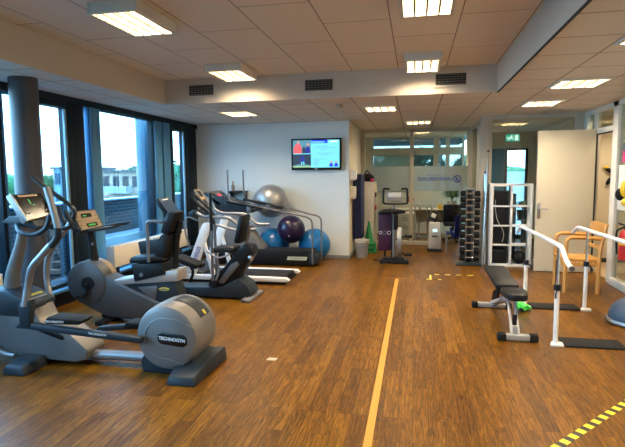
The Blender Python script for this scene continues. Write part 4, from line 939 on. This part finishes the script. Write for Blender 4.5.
for k in range(5):
    a = 2 * PI * k / 5
    MB().tube([(.87, 12.15, .10), (.87 + .26 * math.cos(a), 12.15 + .26 * math.sin(a), .05)], .018, 8, 1).sphere((.87 + .26 * math.cos(a), 12.15 + .26 * math.sin(a), .03), .03, seg=12).build('caster_leg', 'black_plastic', t)
t = thing('cup', 'yellow cup on the office desk', 'cup', (.60, 12.75, .73))
MB().lathe([(.045, 0), (.05, .005), (.06, .13), (.055, .13), (.045, .01), (0, .01)], (.60, 12.75, .73), 'z', 24).build('body', 'yellow_paint', t)
MB().tube([(.66, 12.75, .83), (.69, 12.75, .82), (.69, 12.75, .77), (.65, 12.75, .76)], .007, 8, 4).build('handle', 'yellow_paint', t)
t = thing('red_flower', 'red ornament on the office desk behind the pedal trainer', 'ornament', (-.10, 12.7, .73))
for k in range(5):
    a = 2 * PI * k / 5
    MB().sphere((-.12 + .05 * math.cos(a), 12.7, .97 + .05 * math.sin(a)), .045, (1, .6, 1), 12).build('petal', 'red_paint', t)
MB().tube([(-.12, 12.7, .73), (-.13, 12.7, .95)], .008, 8, 1).build('stem', 'leaf', t)
def leafy(name, label, x, y, z0, h, spread, n, pot=True, potm='offwhite', seed=3):
    t = thing(name, label, 'plant', (x, y, z0))
    rnd = random.Random(seed)
    if pot: MB().lathe([(.09, 0), (.10, .01), (.125, .2), (.115, .2), (.1, .17), (0, .17)], (x, y, z0), 'z', 24).build('pot', potm, t)
    b = MB(); zb = z0 + (.17 if pot else 0)
    for k in range(n):
        a = rnd.uniform(0, 2 * PI); L_ = h * rnd.uniform(.6, 1.05); s = spread * rnd.uniform(.5, 1.1); w = .022 * rnd.uniform(.8, 1.3)
        pr = None; N_ = 7
        for i in range(N_ + 1):
            u = i / N_
            p = Vector((x + math.cos(a) * s * u ** 1.3, y + math.sin(a) * s * u ** 1.3, zb + L_ * (2.1 * u - 1.85 * u * u)))
            ww = w * math.sin(PI * min(.98, u * .9 + .08)); q = Vector((-math.sin(a), math.cos(a), 0)) * ww
            cur = (b.bm.verts.new(p - q), b.bm.verts.new(p + q))
            if pr: b.bm.faces.new((pr[0], pr[1], cur[1], cur[0]))
            pr = cur
    b.build('foliage', 'leaf', t)
    return t
leafy('potted_plant', 'leafy green plant behind the glass above the office chair', .89, 12.85, .73, .55, .27, 110)
leafy('potted_plant', 'dark leafy plant on a thin pedestal seen through the shelf unit', 2.24, 11.3, .62, .36, .20, 40, potm='black_plastic', seed=8)
t = thing('plant_pedestal', 'thin dark pedestal carrying the leafy plant in the side room', 'plant stand', (2.24, 11.3, 0))
MB().cyl((2.24, 11.3, .02), (2.24, 11.3, .60), .025).build('column', 'black_plastic', t); MB().lathe([(.0, 0), (.12, 0), (.12, .02), (0, .02)], (2.24, 11.3, .60), 'z', 24).build('top', 'slate_plastic', t); MB().lathe([(.0, 0), (.13, 0), (.12, .02), (0, .02)], (2.24, 11.3, 0), 'z', 24).build('foot', 'slate_plastic', t)
# tall dark cabinet behind the shelf
t = thing('file_cabinet', 'tall dark cabinet standing in the side room behind the shelf unit', 'cabinet', (1.62, 10.2, 0))
MB().box(1.40, 1.84, 9.85, 10.5, 0, 1.22, .006).build('body', 'black_plastic', t)
for k in range(3): MB().box(1.42, 1.82, 9.84, 9.85, .06 + k * .39, .42 + k * .39, .004).build('drawer_front', 'slate_plastic', t)

# ------------------------------------------------------------------ dumbbell tower
DY, DX = 9.10, .94
t = thing('dumbbell_tower', 'tall steel dumbbell tower standing by the partition post', 'dumbbell rack', (DX, DY, 0))
MB().prism([(.70, 8.95), (1.14, 8.95), (1.12, 9.22), (.74, 9.22)], 0, .03, 'xy', .008).build('base_plate', 'slate_plastic', t)
for x in (DX - .055, DX + .055): MB().box(x - .02, x + .02, DY + .07, DY + .11, .03, 1.32, .004).build('upright', 'gun_metal', t)
MB().box(DX - .035, DX + .035, DY + .075, DY + .095, .03, 1.31, .002).build('back_plate', 'slate_plastic', t)
MB().box(DX - .08, DX + .08, DY + .04, DY + .12, 1.32, 1.345, .006).build('top_cap', 'steel', t)
zs = [.125, .25, .39, .53, .67, .80, .925, 1.045, 1.15, 1.255]
nm = ['lowest', 'second', 'third', 'fourth', 'fifth', 'sixth', 'seventh', 'eighth', 'ninth', 'topmost']
for z in zs: MB().box(DX - .072, DX - .058, DY - .05, DY + .08, z - .034, z - .014, .003).box(DX - .065, DX + .065, DY + .045, DY + .08, z - .032, z - .016, .002).box(DX + .058, DX + .072, DY - .05, DY + .08, z - .034, z - .014, .003).build('cradle', 'gun_metal', t)
for k, z in enumerate(zs):
    rr = .064 - k * .0016
    lb = {0: 'lowest and thickest dumbbell of the steel tower', 9: 'topmost dumbbell of the steel tower'}.get(k, '%s dumbbell of the steel tower, counted up from the floor' % nm[k])
    d = thing('dumbbell', lb, 'dumbbell', (DX, DY, z), 'black headed dumbbells on the tower')
    MB().cyl((DX - .09, DY, z), (DX + .09, DY, z), .014, seg=14).build('grip', 'chrome', d)
    for sx in (-1, 1):
        MB().lathe([(.0, 0), (rr * .8, 0), (rr, .012), (rr, .078), (rr * .8, .09), (0, .09)], (DX + (.076 if sx > 0 else -.166), DY, z), 'x', 20).build('head', 'black_rubber', d)
for lb, p0, p1 in (('chrome pole leaning against the partition post, the tallest', (1.155, 9.06, 0), (1.235, 9.21, 1.97)), ('shorter chrome pole leaning beside the tallest one', (1.20, 9.10, 0), (1.195, 9.215, 1.60))):
    d = thing('exercise_pole', lb, 'pole', p0)
    MB().cyl(p0, p1, .016, seg=14).build('shaft', 'chrome', d)
    v = Vector(p1) - Vector(p0); MB().cyl(p1, Vector(p1) + v.normalized() * .03, .016, seg=14).build('end_cap', 'black_rubber', d)

# ------------------------------------------------------------------ shelf unit
t = thing('shelf_unit', 'white open cube shelf unit with eight compartments beside the door', 'shelf unit', (1.60, 9.0, 0))
X0, X1, Y0, Y1, ZT = 1.265, 1.945, 8.99, 9.22, 1.425
MB().box(X0, X0 + .045, Y0, Y1, 0, ZT, .002).build('side_panel', 'shelf_white', t); MB().box(X1 - .045, X1, Y0, Y1, 0, ZT, .002).build('side_panel', 'shelf_white', t)
MB().box(X0 + .045, X1 - .045, Y0, Y1, ZT - .045, ZT, .002).build('top_panel', 'shelf_white', t); MB().box(X0 + .045, X1 - .045, Y0, Y1, 0, .045, .002).build('bottom_panel', 'shelf_white', t)
for z in (.375, .705, 1.04): MB().box(X0 + .045, X1 - .045, Y0, Y1, z - .013, z + .013, .001).build('shelf_board', 'shelf_white', t)
MB().box(1.588, 1.622, Y0, Y1, .045, ZT - .045, .001).build('divider', 'shelf_white', t)
for k, (z0, hh, lb) in enumerate([(1.05, .24, 'black box in the top compartment of the white shelf unit'), (.715, .30, 'black box in the second compartment from the top of the shelf unit'), (.385, .30, 'black box in the third compartment from the top of the shelf unit'), (.13, .21, 'black box in the bottom compartment of the white shelf unit')]):
    d = thing('storage_box', lb, 'box', (1.445, 9.06, z0 if k < 3 else .045), 'black boxes in the shelf unit')
    zz = z0 if k < 3 else .045
    MB().box(1.335, 1.56, 9.03, 9.20, zz, zz + hh, .006).build('body', 'black_plastic', d)
    MB().box(1.33, 1.565, 9.02, 9.205, zz + hh, zz + hh + .015, .004).build('lid', 'slate_plastic', d)
d = thing('power_cord', 'thin pale cord looping down the front of the black boxes', 'cord', (1.46, 8.91, .5))
MB().tube([(1.345, 9.01, 1.15), (1.345, 8.98, .98), (1.38, 8.97, .80), (1.45, 8.97, .68), (1.49, 8.975, .55), (1.47, 9.0, .43)], .0045, 8, 8).build('wire', 'offwhite', d)
d = thing('medicine_ball', 'black medicine ball in the bottom compartment beside the parallel bars', 'ball', (1.765, 9.06, .045))
MB().sphere((1.765, 9.06, .160), .115, seg=32).build('shell', 'black_rubber', d)
MB().lathe([(.1155, -.006), (.1162, 0), (.1155, .006)], (1.765, 9.06, .160), 'x', 40).build('seam_band', 'slate_plastic', d)

# ------------------------------------------------------------------ exit sign
t = thing('exit_sign', 'green running figure exit sign behind the glass partition', 'exit sign', (2.12, 12.0, 2.29))
MB().box(1.96, 2.28, 12.0, 12.05, 2.30, 2.48, .006).build('housing', 'lamp_housing', t)
MB().box(1.975, 2.265, 11.996, 12.0, 2.315, 2.465).build('face', 'exit_green', t)
def er(pts): return [(1.975 + u * .29, 2.315 + v * .15) for u, v in pts]
MB().prism(er([(.12, .15), (.30, .55), (.36, .80), (.48, .80), (.46, .5), (.60, .3), (.55, .2), (.38, .40), (.22, .12)]), 11.993, 11.996, 'xz').lathe([(0, 0), (.012, 0), (.012, .003), (0, .003)], (1.975 + .42 * .29, 11.993, 2.315 + .9 * .15), 'y', 16).build('running_figure', 'exit_white', t)
MB().prism(er([(.66, .1), (.90, .1), (.90, .9), (.66, .9)]), 11.993, 11.996, 'xz').build('door_symbol', 'exit_white', t)
MB().prism(er([(.05, .5), (.15, .7), (.15, .55), (.27, .55), (.27, .45), (.15, .45), (.15, .3)]), 11.993, 11.996, 'xz').build('arrow', 'exit_white', t)
MB().cyl((2.03, 12.02, 2.48), (2.03, 12.02, 2.6), .008).cyl((2.21, 12.02, 2.48), (2.21, 12.02, 2.6), .008).build('hanger', 'steel', t)

# ------------------------------------------------------------------ things on the partition at the right and in the corridor
t = thing('fire_extinguisher', 'red fire extinguisher with yellow label on the white partition', 'fire extinguisher', (2.70, 7.19, .45))
MB().lathe([(.06, 0), (.070, .01), (.073, .03), (.073, .31), (.06, .36), (.03, .40), (.025, .42)], (2.70, 7.19, .45), 'z', 32).build('cylinder', 'red_paint', t)
MB().lathe([(.0735, .20), (.0745, .205), (.0745, .285), (.0735, .29)], (2.70, 7.19, .45), 'z', 32).build('label_band', 'yellow_paint', t)
MB().box(2.67, 2.73, 7.16, 7.22, .86, .90, .008).obox((2.66, 7.17, .92), (.12, .02, .02), (0, .3, 0), .004).build('valve', 'black_plastic', t)
MB().tube([(2.68, 7.22, .88), (2.63, 7.28, .82), (2.63, 7.28, .66), (2.64, 7.27, .52)], .012, 8, 5).build('hose', 'black_rubber', t)
MB().box(2.775, 2.797, 7.15, 7.23, .50, .80).build('wall_bracket', 'steel', t)
t = thing('notice_sheet', 'white notice sheet on the partition above the fire extinguisher', 'notice', (2.79, 7.6, 1.1))
MB().box(2.788, 2.794, 7.30, 7.76, 1.08, 1.70, .001).build('sheet', 'paper', t)
t = thing('hanging_bee', 'black and yellow plush ornament hanging before the white notice', 'ornament', (2.74, 7.6, 1.2))
MB().sphere((2.74, 7.38, 1.38), .075, (.8, .8, 1.5), 24).build('yellow_body', 'yellow_paint', t)
MB().sphere((2.73, 7.52, 1.30), .07, (.8, 1, 1.2), 24).build('black_part', 'black_rubber', t)
MB().sphere((2.74, 7.38, 1.20), .05, (.8, 1, 1), 20).build('yellow_foot', 'yellow_paint', t)
t = thing('poster', 'magenta poster on the partition above the white notice', 'poster', (2.79, 7.5, 1.72))
MB().box(2.788, 2.794, 7.1, 7.66, 1.74, 1.90, .001).build('magenta_field', 'magenta_paper', t)
MB().box(2.788, 2.794, 7.1, 7.66, 1.90, 2.02, .001).build('teal_field', 'teal_paper', t)
t = thing('wall_ornament', 'yellow and black winged ornament on the corridor wall', 'ornament', (3.44, 9.68, 1.4))
for n_, m, cx_, cz_, r_, sc_, tilt in (('wing', 'black_rubber', 3.315, 1.635, .07, (1.25, .3, .5), .6), ('wing', 'black_rubber', 3.32, 1.45, .07, (.55, .3, 1.1), .5), ('body', 'yellow_paint', 3.385, 1.55, .075, (.55, .4, 1.15), .15), ('wing_tip', 'yellow_paint', 3.265, 1.69, .04, (1.2, .5, .7), .5), ('tail', 'black_rubber', 3.42, 1.52, .03, (1, .6, 1), 0)):
    MB().sphere((cx_, 9.655, cz_), r_, sc_, 20).turn((cx_, 9.655, cz_), tilt, 'Y').build(n_, m, t)

# ------------------------------------------------------------------ wooden armchair
t = thing('wooden_armchair', 'light beech armchair with curved arms behind the parallel bars', 'armchair', (2.2, 7.35, 0))
MB().hexa([(1.93, 7.12, .43), (2.40, 7.12, .42), (2.40, 7.58, .42), (1.93, 7.58, .43), (1.93, 7.12, .475), (2.40, 7.12, .465), (2.40, 7.58, .465), (1.93, 7.58, .475)], .01).build('seat', 'beech', t)
for y in (7.10, 7.60):
    MB().tube([(1.965, y, 0), (1.965, y, .35), (1.965, y, .66), (1.985, y, .725), (2.05, y, .75), (2.25, y, .745), (2.38, y, .735)], .027, 4, 5).build('arm_and_leg', 'beech', t)
    MB().tube([(2.37, y, 0), (2.37, y, .45), (2.40, y, .72), (2.44, y, .92)], .027, 4, 4).build('back_leg', 'beech', t)
    MB().box(1.98, 2.36, y - .012, y + .012, .37, .42, .004).build('side_rail', 'beech', t)
MB().hexa([(2.42, 7.08, .80), (2.44, 7.08, .80), (2.44, 7.62, .80), (2.42, 7.62, .80), (2.44, 7.08, .93), (2.465, 7.08, .93), (2.465, 7.62, .93), (2.44, 7.62, .93)], .006).build('top_rail', 'beech', t)
MB().box(2.385, 2.41, 7.12, 7.58, .58, .63, .005).build('lower_back_rail', 'beech', t)
MB().box(1.955, 1.975, 7.12, 7.58, .36, .43, .004).build('front_rail', 'beech', t)

# ------------------------------------------------------------------ parallel bars
t = thing('parallel_bars', 'white parallel walking bars on black crossboards', 'parallel bars', (1.62, 5.55, 0))
XL, XR, YF, YB = 1.295, 1.95, 4.90, 6.24
for x in (XL, XR):
    MB().tube([(x, 4.50, .80), (x, 4.58, .815), (x, 4.66, .845), (x, 4.78, .915), (x, 4.86, .935), (x, 5.3, .94), (x, 6.4, .94), (x, 6.55, .94), (x, 6.66, .915), (x, 6.78, .85)], .0205, 16, 5).build('hand_rail', 'bar_white', t)
    MB().cyl((x, 4.485, .797), (x, 4.505, .801), .0225).cyl((x, 6.79, .846), (x, 6.775, .856), .0225).build('rail_end_cap', 'gun_metal', t)
    for y in (YF, YB):
        MB().cyl((x, y, .52), (x, y, .925), .013, seg=16).build('inner_post', 'chrome', t)
        for k in range(6): pass
        MB().cyl((x, y, .02), (x, y, .54), .0215, seg=20).build('outer_post', 'bar_white', t)
        cl = MB().cyl((x, y, .52), (x, y, .575), .031, seg=20).build('height_clamp', 'black_plastic', t)
        MB().tube([(x + .01, y - .02, .54), (x + .04, y - .04, .515), (x + .055, y - .05, .47)] if y > 6 else [(x, y - .02, .54), (x - .02, y - .035, .50), (x - .022, y - .04, .45)], .008, 8, 4).build('clamp_lever', 'black_plastic', cl)
        MB().prism([(x - .055, y - .05), (x + .06, y - .06), (x + .07, y + .03), (x - .02, y + .05)], 0, .022, 'xy', .003).build('foot_plate', 'white_coat', t)
for y in (YF, YB):
    MB().box(XL + .075, XR - .055, y - .05, y + .20, 0, .018, .003).build('cross_board', 'mat_black', t)
# ------------------------------------------------------------------ bench
t = thing('weight_bench', 'black padded adjustable weight bench with silver frame', 'weight bench', (.94, 5.5, 0))
MB().hexa([(.83, 5.38, .395), (1.06, 5.38, .395), (1.04, 6.12, .465), (.80, 6.12, .465), (.83, 5.38, .455), (1.06, 5.38, .455), (1.04, 6.12, .525), (.80, 6.12, .525)], .02).build('back_pad', 'black_vinyl', t)
MB().prism([(.87, 5.35), (.85, 5.22), (.89, 5.02), (.93, 4.98), (1.03, 4.98), (1.07, 5.02), (1.10, 5.22), (1.08, 5.35)], .375, .44, 'xy', .018).build('seat_pad', 'black_vinyl', t)
MB().hexa([(.90, 6.16, .02), (.95, 6.16, .02), (.965, 5.30, .30), (.915, 5.30, .30), (.90, 6.16, .075), (.95, 6.16, .075), (.965, 5.30, .385), (.915, 5.30, .385)], .005).build('main_beam', 'bench_silver', t)
MB().hexa([(.91, 5.36, .34), (.97, 5.36, .34), (.97, 5.44, .34), (.91, 5.44, .34), (.90, 5.36, .395), (.98, 5.36, .395), (.98, 6.0, .455), (.90, 6.0, .455)], .004).build('back_pad_frame', 'bench_silver', t)
for x in (.925, .985):
    MB().hexa([(x - .012, 4.94, .05), (x + .012, 4.94, .05), (x + .012, 4.99, .05), (x - .012, 4.99, .05), (x - .012 - .01, 5.16, .375), (x + .002, 5.16, .375), (x + .002, 5.22, .375), (x - .012 - .01, 5.22, .375)], .003).build('front_post', 'bench_silver', t)
MB().box(.935, .975, 5.0, 5.03, .14, .24, .004).build('post_brace', 'black_plastic', t)
MB().box(.93, .98, 4.965, 5.0, .05, .14, .004).build('post_foot_plate', 'bench_silver', t)
MB().box(.85, 1.10, 4.93, 5.0, .012, .062, .006).build('front_foot', 'bench_silver', t); MB().box(.72, 1.08, 6.13, 6.20, .012, .062, .006).build('rear_foot', 'bench_silver', t)
for x0, x1, y in ((.79, .87, 4.92), (1.08, 1.16, 4.92), (.68, .75, 6.12), (1.06, 1.13, 6.12)): MB().box(x0, x1, y, y + .09, 0, .07, .012).build('foot_cap', 'black_rubber', t)
s_ = MB()
s_.hexa([(.868, 5.46, .25), (.882, 5.46, .25), (.882, 5.86, .12), (.868, 5.86, .12), (.868, 5.46, .28), (.882, 5.46, .28), (.882, 5.86, .15), (.868, 5.86, .15)])
for k in range(5):
    yy = 5.50 + k * .075; zz = .30 - k * .026 + .02
    s_.obox((.875, yy, zz + .02), (.03, .02, .13), (.5, 0, 0), .003)
s_.build('adjuster_notches', 'black_plastic', t)
MB().hexa([(.86, 5.42, .26), (.89, 5.42, .26), (.89, 5.95, .10), (.86, 5.95, .10), (.86, 5.42, .30), (.89, 5.42, .30), (.89, 5.95, .14), (.86, 5.95, .14)], .004).build('adjuster_bar', 'bench_silver', t)
MB().cyl((1.0, 5.02, .30), (1.03, 5.02, .28), .014).build('lock_knob', 'black_plastic', t)
# green resistance band heap
t = thing('resistance_band', 'bright green resistance band heaped by the rear bar post', 'resistance band', (1.24, 6.12, 0))
rb = random.Random(4)
for j in range(5):
    px, py = 1.245 + rb.uniform(-.05, .05), 6.10 + rb.uniform(-.04, .04)
    pts = []
    for k in range(8):
        a = k * .9 + j
        pts.append((px + math.cos(a) * rb.uniform(.03, .085), py + math.sin(a) * rb.uniform(.02, .06), .022 + rb.uniform(0, .055)))
    MB().tube(pts, .013, 6, 5, flat=1.6).build('fold', 'band_green', t)
# bosu
t = thing('balance_dome', 'blue grey half dome balance trainer on a dark rim at the picture edge', 'balance trainer', (2.34, 5.76, 0))
MB().lathe([(.27, 0), (.305, .012), (.315, .03), (.31, .05), (.29, .055)], (2.34, 5.76, 0), 'z', 56).build('platform', 'steel', t)
dome = [(.292 * math.cos(a), .05 + .245 * math.sin(a)) for a in [PI / 2 * k / 14 for k in range(15)]]
MB().lathe(dome, (2.34, 5.76, 0), 'z', 56).build('dome', 'bosu_blue', t)

# ------------------------------------------------------------------ floor tapes and sticker
def strip(name, label, cat, p0, p1, w, m, group=None):
    a, b_ = Vector((*p0, 0)), Vector((*p1, 0)); d = (b_ - a).normalized(); n = Vector((-d.y, d.x, 0)) * w / 2
    q = [a - n, b_ - n, b_ + n, a + n]
    o = MB().hexa([tuple(v + Vector((0, 0, .0004))) for v in q] + [tuple(v + Vector((0, 0, .0016))) for v in q]).build(name, m)
    return tag(o, label, cat, group)
strip('floor_tape', 'long yellow tape line running down the wooden floor', 'floor tape', (-.262, .5), (-.262, 7.65), .05, 'tape_yellow')
strip('floor_tape', 'short thin tape crossing the far end of the long yellow line', 'floor tape', (-.42, 7.69), (-.12, 7.69), .022, 'tape_yellow')
strip('hazard_tape', 'black and yellow striped tape slanting across the corner of the floor', 'floor tape', (.42, 2.56), (2.6, 5.0), .052, 'hazard_tape')
strip('hazard_tape', 'worn black and yellow tape strip near the grey device, the farther one', 'floor tape', (.22, 8.09), (.90, 8.12), .04, 'hazard_tape_far')
strip('hazard_tape', 'short worn tape piece before the farther hazard strip', 'floor tape', (.13, 7.70), (.40, 7.72), .04, 'hazard_tape_far')
strip('floor_tape', 'tiny yellow tape piece joining the two worn hazard strips', 'floor tape', (.24, 7.74), (.25, 8.05), .03, 'tape_shiny')
tag(MB().prism([(-1.255, 4.04), (-1.175, 4.04), (-1.165, 4.10), (-1.245, 4.10)], .0004, .003, 'xy').build('floor_sticker', 'desk_top'), 'small white square sticker on the wooden floor', 'sticker')

# ================================================================== LIGHT
w = bpy.data.worlds.new('World'); bpy.context.scene.world = w; w.use_nodes = True
nt = w.node_tree; bg = nt.nodes['Background']
tcw = nt.nodes.new('ShaderNodeTexCoord'); sxw = nt.nodes.new('ShaderNodeSeparateXYZ'); crw = nt.nodes.new('ShaderNodeValToRGB')
nt.links.new(tcw.outputs['Generated'], sxw.inputs[0]); nt.links.new(sxw.outputs[2], crw.inputs[0])
crw.color_ramp.elements[0].position = 0; crw.color_ramp.elements[0].color = (.50, .80, 1, 1)
crw.color_ramp.elements[1].position = .6; crw.color_ramp.elements[1].color = (.30, .62, 1, 1)
nt.links.new(crw.outputs[0], bg.inputs[0]); bg.inputs[1].default_value = 6.8
for (yc, sy) in ((3.6, 11.6),):
    la = bpy.data.lights.new('sky_portal', 'AREA'); la.shape = 'RECTANGLE'; la.size = 2.3; la.size_y = sy; la.cycles.is_portal = True
    lo = bpy.data.objects.new('sky_portal', la); C.objects.link(lo); lo.location = (-4.46, yc, 1.4); lo.rotation_euler = (0, -PI / 2, 0)

# ================================================================== CAMERA
F = 500.; VPx = 416.; ROLL = .008
p = math.atan(48.7 / F); yaw = math.atan((VPx - 312.5) / math.hypot(F, 48.7))
f = Vector((-math.sin(yaw) * math.cos(p), math.cos(yaw) * math.cos(p), -math.sin(p)))
rt = Vector((math.cos(yaw), math.sin(yaw), 0)); up = rt.cross(f)
r2 = math.cos(ROLL) * rt - math.sin(ROLL) * up; u2 = math.sin(ROLL) * rt + math.cos(ROLL) * up
cam = bpy.data.cameras.new('camera'); co = bpy.data.objects.new('camera', cam); C.objects.link(co)
mw = Matrix((( r2.x, u2.x, -f.x, 0), (r2.y, u2.y, -f.y, 0), (r2.z, u2.z, -f.z, 1.6), (0, 0, 0, 1)))
co.matrix_world = mw
cam.sensor_fit = 'HORIZONTAL'; cam.sensor_width = 36; cam.lens = F / 625 * 36; cam.clip_start = .05; cam.clip_end = 600
S = bpy.context.scene; S.camera = co
S.view_settings.view_transform = 'Standard'; S.view_settings.look = 'None'; S.view_settings.gamma = 1; S.view_settings.use_curve_mapping = False
S.view_settings.exposure = 1.24
S.cycles.use_denoising = True
S.cycles.max_bounces = 8; S.cycles.diffuse_bounces = 5; S.cycles.transparent_max_bounces = 16; S.cycles.sample_clamp_indirect = 6
